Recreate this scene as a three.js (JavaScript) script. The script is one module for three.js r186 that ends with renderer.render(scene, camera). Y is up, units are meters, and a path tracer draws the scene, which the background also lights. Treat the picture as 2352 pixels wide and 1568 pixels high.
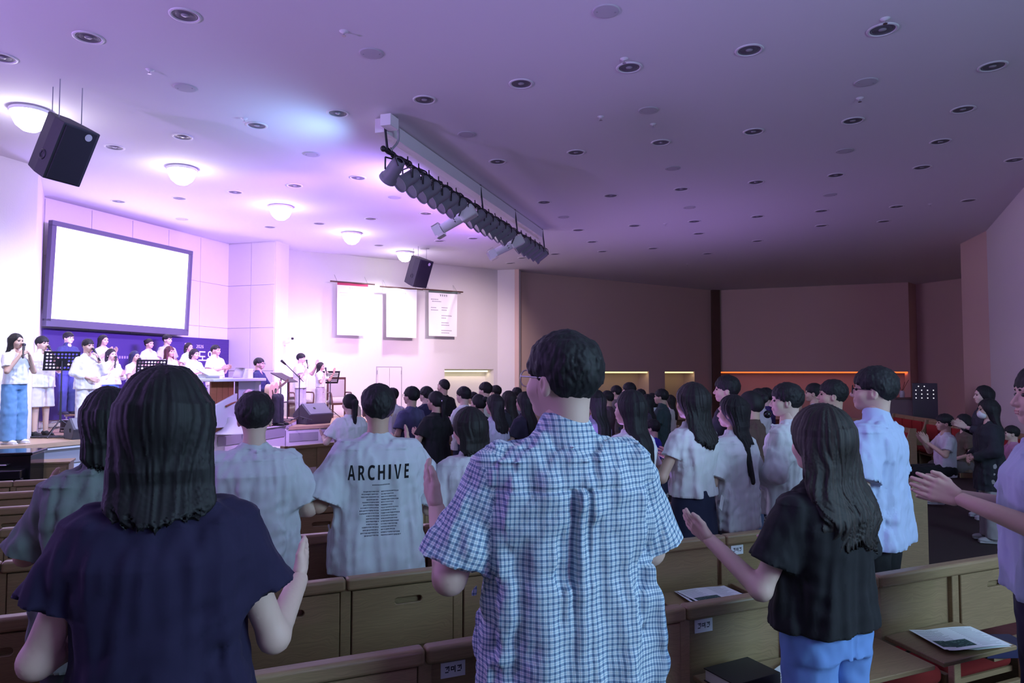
import * as THREE from 'three';
import { RoundedBoxGeometry } from 'three/addons/geometries/RoundedBoxGeometry.js';
import { mergeGeometries } from 'three/addons/utils/BufferGeometryUtils.js';
import { RectAreaLightUniformsLib } from 'three/addons/lights/RectAreaLightUniformsLib.js';
import { createNoise3D, createNoise2D } from 'simplex-noise';

// ---------------------------------------------------------------- camera
const FRAME_W = 2352, FRAME_H = 1568, FOCAL = 1600, EYE = 1.72, PITCH = Math.atan2(855 - 784, FOCAL);
const scene = new THREE.Scene();
scene.background = new THREE.Color(0x000000);
const camera = new THREE.PerspectiveCamera(2 * Math.atan(FRAME_H / 2 / FOCAL) * 180 / Math.PI, FRAME_W / FRAME_H, 0.05, 120);
camera.position.set(0, EYE, 0);
camera.rotation.set(PITCH, 0, 0);
const renderer = new THREE.WebGLRenderer({ antialias: true });
renderer.toneMapping = THREE.LinearToneMapping;
renderer.toneMappingExposure = 1.0;
renderer.shadowMap.enabled = true;
RectAreaLightUniformsLib.init();

// ---------------------------------------------------------------- helpers
const CEIL = 5.27, STAGE = 0.6, WING = 0.45;
function rng(seed) { let s = seed | 0; return () => { s = (s + 0x6d2b79f5) | 0; let t = Math.imul(s ^ (s >>> 15), 1 | s); t = (t + Math.imul(t ^ (t >>> 7), 61 | t)) ^ t; return ((t ^ (t >>> 14)) >>> 0) / 4294967296; }; }
const noise3 = createNoise3D(rng(11)), noise2 = createNoise2D(rng(12));
const V = (x, y, z) => new THREE.Vector3(x, y, z);
const rad = (d) => d * Math.PI / 180;
const lerp = (a, b, t) => a + (b - a) * t, clamp = (x, a = 0, b = 1) => Math.min(b, Math.max(a, x)), sstep = (a, b, x) => { const t = clamp((x - a) / (b - a)); return t * t * (3 - 2 * t); };
// survey of the hall: a sight line from the tripod point, met with a level, a distance or a wall
function sight(px, py) { const x = (px - FRAME_W / 2) / FOCAL, y = (FRAME_H / 2 - py) / FOCAL, c = Math.cos(PITCH), s = Math.sin(PITCH); return V(x, y * c + s, y * s - c); }
function atLevel(px, py, level) { const d = sight(px, py); return d.multiplyScalar((level - EYE) / d.y).add(V(0, EYE, 0)); }
function atDepth(px, py, depth) { const d = sight(px, py); return d.multiplyScalar(-depth / d.z).add(V(0, EYE, 0)); }
function atWall(px, py, a, b, off = 0) {   // wall line a -> b given as [x, z]; off in metres towards the hall
  const ux = b[0] - a[0], uz = b[1] - a[1], l = Math.hypot(ux, uz); let nx = -uz / l, nz = ux / l; if (nx * -a[0] + nz * -a[1] < 0) { nx = -nx; nz = -nz; }
  const d = sight(px, py), t = ((a[0] + nx * off) * nx + (a[1] + nz * off) * nz) / (d.x * nx + d.z * nz);
  return d.multiplyScalar(t).add(V(0, EYE, 0));
}
const HEAD1 = rad(23), N1 = [-Math.sin(HEAD1), -Math.cos(HEAD1)], U1 = [Math.cos(HEAD1), -Math.sin(HEAD1)];
const floorY = (x, z) => -0.025 * Math.max(0, Math.min(16, x * N1[0] + z * N1[1]) - 4.5);

const names = new Map();
function numbered(name) { const n = names.get(name) ?? 0; names.set(name, n + 1); return n ? name + '_' + String(n).padStart(3, '0') : name; }
function mesh(name, geo, mat, parent) { const m = new THREE.Mesh(geo, mat); m.name = name; m.castShadow = m.receiveShadow = true; parent.add(m); return m; }
function thing(name, label, category, pos = [0, 0, 0], turn = 0, group) {
  const o = new THREE.Group(); o.name = numbered(name); o.position.set(...pos); o.rotation.y = turn; o.userData = { label, category }; if (group) o.userData.group = group; scene.add(o); return o;
}
function struct(name, geo, mat) { const m = mesh(name, geo, mat, scene); m.userData.kind = 'structure'; return m; }
function copyOf(o, pos, turn, label, group) { const c = o.clone(); c.name = numbered(o.name.replace(/_\d+$/, '')); c.userData = { ...o.userData }; c.position.set(...pos); c.rotation.y = turn; if (label) c.userData.label = label; if (group) c.userData.group = group; scene.add(c); return c; }
const put = (g, x, y, z, rx = 0, ry = 0, rz = 0) => { if (rx) g.rotateX(rx); if (rz) g.rotateZ(rz); if (ry) g.rotateY(ry); g.translate(x, y, z); return g; };
const flat = (g) => { const n = g.index ? g.toNonIndexed() : g; for (const k of Object.keys(n.attributes)) if (!['position', 'normal', 'uv'].includes(k)) n.deleteAttribute(k); return n; };
const merge = (list) => mergeGeometries(list.map(flat), false);
const box = (w, h, d, x = 0, y = 0, z = 0) => put(new THREE.BoxGeometry(w, h, d), x, y, z);
const rbox = (w, h, d, x = 0, y = 0, z = 0, r = 0.008, s = 2) => put(new RoundedBoxGeometry(w, h, d, s, Math.min(r, w / 2.01, h / 2.01, d / 2.01)), x, y, z);
const cyl = (r0, r1, h, x = 0, y = 0, z = 0, n = 20) => put(new THREE.CylinderGeometry(r0, r1, h, n), x, y, z);
function rod(a, b, r, r2 = r, n = 8) { const A = V(...a), B = V(...b), d = B.clone().sub(A), g = new THREE.CylinderGeometry(r2, r, d.length(), n); g.applyQuaternion(new THREE.Quaternion().setFromUnitVectors(V(0, 1, 0), d.clone().normalize())); const m = A.add(B).multiplyScalar(0.5); g.translate(m.x, m.y, m.z); return g; }
const tube = (pts, r, n = 24, k = 6) => new THREE.TubeGeometry(new THREE.CatmullRomCurve3(pts.map((p) => V(...p))), n, r, k, false);
const lathe = (pts, n = 32) => new THREE.LatheGeometry(pts.map((p) => new THREE.Vector2(p[0], p[1])), n);
function metreUV(g, s = 1) {   // uv in metres from the dominant face direction, in the object's own space
  const n = flat(g), p = n.attributes.position, uv = new Float32Array(p.count * 2);
  if (!n.attributes.normal) n.computeVertexNormals();
  const q = n.attributes.normal;
  for (let i = 0; i < p.count; i++) {
    const a = Math.abs(q.getX(i)), b = Math.abs(q.getY(i)), c = Math.abs(q.getZ(i));
    const [u, v] = b >= a && b >= c ? [p.getX(i), p.getZ(i)] : a >= c ? [p.getZ(i), p.getY(i)] : [p.getX(i), p.getY(i)];
    uv[i * 2] = u * s; uv[i * 2 + 1] = v * s;
  }
  n.setAttribute('uv', new THREE.BufferAttribute(uv, 2)); return n;
}
const col = (r, g, b) => new THREE.Color().setRGB(r, g, b);
const std = (c, rough = 0.7, more = {}) => new THREE.MeshStandardMaterial({ color: Array.isArray(c) ? col(...c) : c, roughness: rough, ...more });
function dataTex(w, h, f, srgb = false) {
  const d = new Uint8Array(w * h * 4);
  for (let y = 0; y < h; y++) for (let x = 0; x < w; x++) { const c = f(x / w, y / h, x, y), i = (y * w + x) * 4; for (let k = 0; k < 3; k++) d[i + k] = clamp(c[k] ?? c[0]) * 255; d[i + 3] = 255; }
  const t = new THREE.DataTexture(d, w, h); t.wrapS = t.wrapT = THREE.RepeatWrapping; t.magFilter = THREE.LinearFilter; t.minFilter = THREE.LinearMipmapLinearFilter; t.generateMipmaps = true; if (srgb) t.colorSpace = THREE.SRGBColorSpace; t.needsUpdate = true; return t;
}
function canvasTex(w, h, draw) { const c = document.createElement('canvas'); c.width = w; c.height = h; const g = c.getContext('2d'); draw(g, w, h); const t = new THREE.CanvasTexture(c); t.colorSpace = THREE.SRGBColorSpace; t.anisotropy = 8; return t; }
const tileNoise = (u, v, f, s = 0) => { const a = u * 2 * Math.PI, b = v * 2 * Math.PI, R = f / 6.283; return noise3(Math.cos(a) * R + s, Math.sin(a) * R, Math.cos(b) * R + 7.3 * s) * 0.6 + noise3(Math.sin(b) * R + s, Math.cos(a) * R + 3, Math.sin(a) * R) * 0.4; };

// ---------------------------------------------------------------- lights of the hall
const LAMPS = [[70, 262], [418, 393], [645, 480], [808, 540], [930, 583]].map(([x, y]) => atLevel(x, y, CEIL - 0.06));
const BAR_A = atLevel(873, 268, CEIL), BAR_B = atLevel(1242, 528, CEIL);
const L = { lampSpot: 40, lampGlow: 0.8, rear: 16.5 };
function spot(pos, target, color, power, angle, penumbra = 0.8, soft = 6) {
  const s = new THREE.SpotLight(color, power, 0, rad(angle), penumbra, 2); s.position.copy(pos); s.target.position.copy(target); s.castShadow = true; s.shadow.radius = soft; s.shadow.mapSize.set(1024, 1024); scene.add(s, s.target); return s;
}
// five white flood lamps on the ceiling along the platform edge
const FLOOD_AIM = [V(-9.0, 0.6, -10.2), V(-8.3, 0.6, -13.2), V(-7.6, 0.6, -16), V(-5.6, 0.6, -18.8), V(-4.6, 1.2, -21.6)];
LAMPS.forEach((p, i) => {
  spot(p.clone().add(V(0, -0.09, 0)), FLOOD_AIM[i], col(0.84, 0.79, 1), L.lampSpot, 50, 1, 7);
  const g = new THREE.PointLight(col(0.95, 0.85, 1), L.lampGlow); g.position.copy(p).add(V(0, -0.24, 0)); g.castShadow = true; g.shadow.radius = 5; scene.add(g);
});
// coloured wash from the lantern bar over the middle of the hall
const barAt = (t, drop = 0.72) => BAR_A.clone().lerp(BAR_B, t).add(V(-0.35, -drop, -0.1));
spot(barAt(0.06), V(-8.4, 1.2, -12.4), col(0.40, 0.62, 1), 150, 24, 0.9);
spot(barAt(0.25), V(-9.2, 3.2, -15.2), col(0.40, 0.17, 1), 260, 30, 0.9);
spot(barAt(0.42), V(-8.2, 2.4, -18.0), col(0.42, 0.18, 1), 230, 30, 0.9);
spot(barAt(0.55), V(-7.0, 1.0, -15.5), col(0.66, 0.42, 1), 130, 26, 0.9);
spot(barAt(0.75), V(-4.4, 1.6, -20.0), col(1, 0.62, 0.9), 150, 28, 0.9);
spot(barAt(0.97), V(-1.6, 2.4, -23.2), col(1, 0.78, 0.85), 120, 26, 0.9);
spot(barAt(0.92), V(-6.6, 3.0, -18.8), col(0.42, 0.26, 1), 100, 24, 0.9);
// wide colour washes among the lanterns, spilling up onto the ceiling
const wash = (t, aim, c, p) => spot(barAt(t, 0.8).add(V(-0.15, 0, -0.05)), aim, c, p, 86, 1, 8);
wash(0.03, V(-8, 5.0, -9.5), col(0.3, 0.55, 1), 9);
wash(0.36, V(-8, 5.0, -13), col(0.40, 0.24, 1), 44);
wash(0.62, V(-8, 5.0, -16), col(0.62, 0.3, 1), 16);
wash(0.9, V(-7, 5.0, -18.5), col(0.5, 0.2, 1), 20);
// unseen violet uplights on the platform floor, placed to light the ceiling (their cans are built with the platform)
const UNSEEN_UPLIGHTS = [V(-8.35, STAGE, -13.1), V(-7.25, STAGE, -17.2), V(-6.2, STAGE, -16.9), V(-5.9, WING, -19.3)];
UNSEEN_UPLIGHTS.forEach((p, i) => spot(p.clone().add(V(0, 0.26, 0)), p.clone().add(V(0.5, 6, 0.4)), [col(0.38, 0.28, 1), col(0.38, 0.28, 1), col(0.4, 0.28, 1), col(0.5, 0.3, 1)][i], 34, 68, 1, 6));
// added violet fill lamps that brighten the hall ceiling: two standing among the rows, one on the left wall, one on the rear wall
const ADDED_HALLUPS = [V(0.45, -0.01, -5.65), V(3.4, -0.12, -16.5), V(-9.25, 2.3, -2.4), V(5.2, 2.5, 5.7)];
ADDED_HALLUPS.forEach((p, i) => spot(p.clone().add(V(0, 0.28, 0)), p.clone().add([V(0, 6, 0.3), V(0.3, 6, 0), V(3, 3.4, -1.2), V(0, 3, -3.2)][i]), col(0.5, 0.29, 1), [16, 24, 215, 72][i], 74, 1, 8));
// ---------------------------------------------------------------- materials
const plasterBump = dataTex(256, 256, (u, v) => [0.5 + 0.25 * tileNoise(u, v, 40) + 0.2 * tileNoise(u, v, 90, 2)]);
plasterBump.repeat.set(0.8, 0.8);
const woodMap = dataTex(512, 256, (u, v) => { const w = tileNoise(u, v, 6, 1) * 0.06, g = noise2(v * 60 + w * 60, u * 1.5) * 0.5 + 0.5, f = noise2(v * 190, u * 4) * 0.05, k = 0.86 + 0.10 * g + f; return [0.94 * k, 0.83 * k, 0.68 * k]; }, true);
woodMap.repeat.set(1.4, 2.6);
const fabricBump = dataTex(128, 128, (u, v) => [0.5 + 0.25 * Math.sin(u * 2 * Math.PI * 32) + 0.25 * Math.sin(v * 2 * Math.PI * 32)]);
fabricBump.repeat.set(24, 24);
const M = {
  wall: std([0.70, 0.66, 0.64], 0.9, { bumpMap: plasterBump, bumpScale: 0.002 }),
  taupe: std([0.66, 0.48, 0.41], 0.92, { bumpMap: plasterBump, bumpScale: 0.002 }),
  ceiling: std([0.74, 0.73, 0.74], 0.95),
  floor: std([0.035, 0.024, 0.02], 0.75),
  wood: std([0.40, 0.36, 0.29], 0.38, { map: woodMap }),
  darkWood: std([0.10, 0.05, 0.035], 0.4),
  stageWood: std([0.72, 0.66, 0.66], 0.35, { map: woodMap }),
  red: std([0.30, 0.014, 0.011], 0.85, { bumpMap: fabricBump, bumpScale: 0.001 }),
  white: std([0.78, 0.77, 0.78], 0.5), grey: std([0.33, 0.33, 0.35], 0.6), black: std([0.012, 0.012, 0.014], 0.45), blackGloss: std([0.01, 0.01, 0.012], 0.12),
  metal: std([0.62, 0.62, 0.64], 0.3, { metalness: 1 }), darkMetal: std([0.05, 0.05, 0.06], 0.4, { metalness: 0.6 }),
  paper: std([0.80, 0.80, 0.80], 0.8),
};
// ---------------------------------------------------------------- floor, ceiling, walls
{
  const g = new THREE.BoxGeometry(46, 0.3, 52, 1, 1, 52); g.translate(0, -0.15, -14); g.rotateY(HEAD1);
  const p = g.attributes.position; for (let i = 0; i < p.count; i++) p.setY(i, p.getY(i) + floorY(p.getX(i), p.getZ(i)));
  g.computeVertexNormals(); struct('floor', metreUV(g), M.floor);
  struct('ceiling', metreUV(box(40, 0.3, 44, 2, CEIL + 0.15, -12)), M.ceiling);
}
let trims = 0;
function wallGeo(a, b, y0, y1, back = 0, thick = 0.25, ext = 0.0) {   // inner face on the line a -> b pushed back by back metres
  const ux = b[0] - a[0], uz = b[1] - a[1], l = Math.hypot(ux, uz), g = box(l + 2 * ext, y1 - y0, thick, 0, (y0 + y1) / 2, -thick / 2 - back);
  let ang = Math.atan2(-uz, ux), nx = Math.sin(ang), nz = Math.cos(ang); const mx = (a[0] + b[0]) / 2, mz = (a[1] + b[1]) / 2;
  if (nx * (-1 - mx) + nz * (-9 - mz) < 0) { ang += Math.PI; nx = -nx; nz = -nz; }   // the face looks into the hall
  g.rotateY(ang); g.translate(mx, 0, mz); return g;
}
const Wp = { left0: [-9.5, 6], left1: [-9.5, -6], left2: [-8.38, -11.28], jamb: [-8.19, -11.9], scr0: [-9.49, -14.0], scr1: [-7.83, -19.13], fin0: [-6.39, -18.69], fin1: [-6.23, -19.33], ban0: [-6.45, -20.02], ban1: [-0.5, -24.06], col0: [0.24, -23.86], dark0: [0.34, -24.5], dark1: [8.77, -30.11], back1: [15.62, -27.34], rec0: [16.3, -28.0], rec1: [17.0, -26.2], rec2: [14.4, -21.9], pil0: [12.4, -19.13], pil1: [11.91, -17.35], right0: [9.83, -13.23], right1: [8.9, -11.4], right2: [8.9, 6] };
const Y0 = -0.5;
struct('wall_left', metreUV(wallGeo(Wp.left0, Wp.left1, Y0, CEIL, 0, 0.25, 0.2)), M.wall);
struct('wall_left_bay', metreUV(wallGeo(Wp.left1, Wp.left2, Y0, CEIL)), M.wall);
struct('wall_left_pillar', metreUV(wallGeo(Wp.left2, Wp.jamb, Y0, CEIL)), M.wall);
struct('wall_left_jamb', metreUV(wallGeo(Wp.jamb, Wp.scr0, Y0, CEIL)), M.wall);
const screenWall = struct('wall_platform', metreUV(wallGeo(Wp.scr0, Wp.scr1, Y0, CEIL, 0, 0.25, 0.1)), M.wall);
const returnWall = struct('wall_platform_return', metreUV(wallGeo(Wp.scr1, Wp.fin0, Y0, CEIL, 0, 0.25, 0.02)), M.wall);
struct('wall_platform_fin', metreUV(wallGeo(Wp.fin0, Wp.fin1, Y0, CEIL, 0, 0.2)), M.wall);
struct('wall_platform_fin_end', metreUV(wallGeo(Wp.fin1, Wp.ban0, Y0, CEIL, 0, 0.2)), M.wall);
// big facing panels with open joints on the platform walls
function facing(wall, a, b, cols, rows, y0) {
  const l = Math.hypot(b[0] - a[0], b[1] - a[1]), ux = (b[0] - a[0]) / l, uz = (b[1] - a[1]) / l, w = l / cols, h = (CEIL - 0.02 - y0) / rows;
  let nx = -uz, nz = ux; if (nx * (-1 - a[0]) + nz * (-9 - a[1]) < 0) { nx = -nx; nz = -nz; }
  const g = metreUV(rbox(w - 0.012, h - 0.012, 0.02, 0, 0, 0, 0.003, 1));
  for (let i = 0; i < cols; i++) for (let j = 0; j < rows; j++) { const m = mesh('wall_panel', g, M.wall, wall); m.position.set(a[0] + ux * w * (i + 0.5) + nx * 0.012, y0 + h * (j + 0.5), a[1] + uz * w * (i + 0.5) + nz * 0.012); m.rotation.y = Math.atan2(nx, nz); }
}
facing(screenWall, Wp.scr0, Wp.scr1, 5, 4, 0.6); facing(returnWall, Wp.scr1, Wp.fin0, 2, 4, 0.6);
// banner wall with a lit niche and a door
const along = (a, b, t) => [lerp(a[0], b[0], t), lerp(a[1], b[1], t)];
function tOn(px, a, b) { const d = sight(px, 855), k = d.x / -d.z; return (k * -a[1] - a[0]) / ((b[0] - a[0]) + k * (b[1] - a[1])); }
const nA = tOn(1021, Wp.ban0, Wp.ban1), nB = tOn(1134, Wp.ban0, Wp.ban1), NICHE = 1.83;
{
  const A = along(Wp.ban0, Wp.ban1, nA), B = along(Wp.ban0, Wp.ban1, nB);
  struct('wall_banner', metreUV(merge([wallGeo(Wp.ban0, A, Y0, CEIL, 0, 0.85), wallGeo(A, B, NICHE, CEIL, 0, 0.85), wallGeo(B, Wp.ban1, Y0, CEIL, 0, 0.85), wallGeo(A, B, Y0, NICHE, 0.55)])), M.wall);
  struct('wall_banner_end', metreUV(wallGeo(Wp.ban1, Wp.col0, Y0, CEIL, 0, 0.25)), M.wall);
  struct('wall_banner_return', metreUV(wallGeo(Wp.col0, Wp.dark0, Y0, CEIL, 0, 0.15)), M.taupe);
}
function ledStrip(a, b, y, back, color, label, power, glow) {
  const l = Math.hypot(b[0] - a[0], b[1] - a[1]), mx = (a[0] + b[0]) / 2, mz = (a[1] + b[1]) / 2;
  let ang = Math.atan2(-(b[1] - a[1]), b[0] - a[0]), nx = Math.sin(ang), nz = Math.cos(ang); if (nx * (-1 - mx) + nz * (-9 - mz) < 0) { ang += Math.PI; nx = -nx; nz = -nz; }
  const t = thing('led_strip', label, 'light', [mx - nx * back, y, mz - nz * back], ang);
  mesh('housing', box(l, 0.02, 0.07, 0, 0.0, 0), M.grey, t);
  mesh('led_tube', box(l - 0.02, 0.06, 0.045, 0, -0.035, 0.0), new THREE.MeshStandardMaterial({ color: 0x222222, emissive: color, emissiveIntensity: glow }), t);
  const r = new THREE.RectAreaLight(color, power, l - 0.05, 0.06); r.position.set(0, -0.075, 0); r.rotation.x = -Math.PI / 2; t.add(r);
}
ledStrip(along(Wp.ban0, Wp.ban1, nA + 0.004), along(Wp.ban0, Wp.ban1, nB - 0.004), NICHE - 0.03, 0.35, col(1, 0.9, 0.55), 'pale yellow light strip along the top of the lit alcove beside the banners', 8, 2.2);
// dark side wall: an upper wall over recessed bays with lit tops
const SOFF = 1.77;
const dT = [1375, 1490, 1527, 1595, 1642].map((p) => tOn(p, Wp.dark0, Wp.dark1));
{
  const at = (t) => along(Wp.dark0, Wp.dark1, t);
  const parts = [wallGeo(Wp.dark0, Wp.dark1, SOFF, CEIL), wallGeo(at(-0.02), at(dT[0] - 0.22), Y0, SOFF), wallGeo(at(dT[1]), at(dT[2]), Y0, SOFF, 0, 0.6), wallGeo(at(dT[3]), at(1), Y0, SOFF, 0, 0.6), wallGeo(at(0), at(1), Y0, SOFF, 0.6), wallGeo(at(0), at(1), SOFF, SOFF + 0.2, 0.2, 0.65)];
  struct('wall_far', metreUV(merge(parts)), M.taupe);
  ledStrip(at(dT[0] - 0.2), at(dT[1] - 0.003), SOFF - 0.012, 0.05, col(1, 0.82, 0.36), 'long yellow light strip under the overhang of the far side wall', 5, 1.6);
  ledStrip(at(dT[2] + 0.003), at(dT[3] - 0.003), SOFF - 0.012, 0.05, col(1, 0.82, 0.36), 'short yellow light strip under the overhang between two piers', 5, 1.6);
  const bparts = [wallGeo(Wp.dark1, Wp.back1, SOFF, CEIL), wallGeo(Wp.dark1, Wp.back1, Y0, SOFF, 0.9), wallGeo(Wp.dark1, Wp.back1, SOFF, SOFF + 0.2, 0.2, 0.9)];
  struct('wall_back', metreUV(merge(bparts)), M.taupe);
  struct('trim_1', metreUV(wallGeo([8.6, -29.9], [8.95, -29.95], Y0, CEIL, -0.05, 0.3)), M.darkWood);
  ledStrip(along(Wp.dark1, Wp.back1, 0.01), along(Wp.dark1, Wp.back1, 0.99), SOFF - 0.012, 0.05, col(1, 0.16, 0.03), 'long orange light strip over the dark recess at the back of the hall', 4.5, 1.7);
}
struct('wall_back_return', metreUV(wallGeo(Wp.back1, Wp.rec0, Y0, CEIL, 0, 0.2)), M.taupe);
struct('wall_back_recess', metreUV(wallGeo(Wp.rec0, Wp.rec1, Y0, CEIL, 0, 0.25)), M.taupe);
struct('wall_right_recess', metreUV(wallGeo(Wp.rec1, Wp.rec2, Y0, CEIL, 0, 0.25)), M.taupe);
struct('wall_right_jamb', metreUV(wallGeo(Wp.rec2, Wp.pil0, Y0, CEIL, 0, 0.25)), M.taupe);
struct('wall_right_pillar', metreUV(wallGeo(Wp.pil0, Wp.pil1, Y0, CEIL)), M.taupe);
struct('wall_right_far', metreUV(wallGeo(Wp.pil1, Wp.right0, Y0, CEIL)), M.wall);
struct('wall_right_bend', metreUV(wallGeo(Wp.right0, Wp.right1, Y0, CEIL)), M.wall);
struct('wall_right', metreUV(wallGeo(Wp.right1, Wp.right2, Y0, CEIL, 0, 0.25, 0.1)), M.wall);
struct('wall_rear', metreUV(wallGeo([-9.6, 6], [9.0, 6], Y0, CEIL)), M.wall);
{   // double door in the banner wall
  const a = atWall(866, 905, Wp.ban0, Wp.ban1), b = atWall(920, 905, Wp.ban0, Wp.ban1), ang = Math.atan2(-(b.z - a.z), b.x - a.x), top = atWall(892, 829, Wp.ban0, Wp.ban1).y, w = Math.hypot(b.x - a.x, b.z - a.z);
  const d = new THREE.Group(); d.name = 'door_1'; d.userData.kind = 'structure'; d.position.set((a.x + b.x) / 2, 0, (a.z + b.z) / 2); d.rotation.y = ang; scene.add(d);
  for (const s of [-1, 1]) {
    const leaf = mesh('door_leaf', rbox(w / 2 - 0.012, top - 0.02, 0.03, s * w / 4, top / 2 - 0.2, 0.012, 0.004), M.wall, d);
    mesh('handle', merge([rod([s * 0.08, 0.85, 0.07], [s * 0.08, 1.2, 0.07], 0.012), rod([s * 0.08, 0.88, 0.02], [s * 0.08, 0.88, 0.07], 0.008), rod([s * 0.08, 1.17, 0.02], [s * 0.08, 1.17, 0.07], 0.008)]), M.darkMetal, leaf);
    mesh('hinge', merge([cyl(0.011, 0.011, 0.12, s * (w / 2 + 0.005), 0.3, 0.03), cyl(0.011, 0.011, 0.12, s * (w / 2 + 0.005), top - 0.35, 0.03)]), M.grey, leaf);
  }
  mesh('door_frame', merge([box(0.02, top - 0.2, 0.012, -w / 2 - 0.03, top / 2 - 0.1, 0.006), box(0.02, top - 0.2, 0.012, w / 2 + 0.03, top / 2 - 0.1, 0.006), box(w + 0.08, 0.02, 0.012, 0, top - 0.18, 0.006)]), M.grey, d);
}
// unseen bluish panel out of view, placed to light the backs of the congregation
{
  const t = thing('unseen_rear_light', 'unseen wide bluish light panel out of view that lights the backs of the congregation', 'screen', [5.3, 3.05, 0.9], Math.PI + 0.85);
  for (const s of [-1, 1]) mesh('hanger', rod([s * 1.4, 1.0, -0.06], [s * 1.4, CEIL - 3.05, -0.06], 0.02), M.darkMetal, t);
  mesh('bezel', merge([rbox(3.4, 0.08, 0.1, 0, 0.97, 0), rbox(3.4, 0.08, 0.1, 0, -0.97, 0), rbox(0.08, 1.94, 0.1, -1.66, 0, 0), rbox(0.08, 1.94, 0.1, 1.66, 0, 0), box(3.3, 1.9, 0.04, 0, 0, -0.05)]), M.black, t);
  mesh('glow_panel', box(3.26, 1.88, 0.01, 0, 0, 0.0), new THREE.MeshStandardMaterial({ color: 0x111111, roughness: 0.3, emissive: col(0.5, 0.75, 1), emissiveIntensity: 0.8 }), t);
  const r = new THREE.RectAreaLight(col(0.44, 0.75, 1), L.rear, 3.2, 1.84); r.position.set(0, 0, 0.06); r.rotation.y = Math.PI; t.add(r);
}
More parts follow.
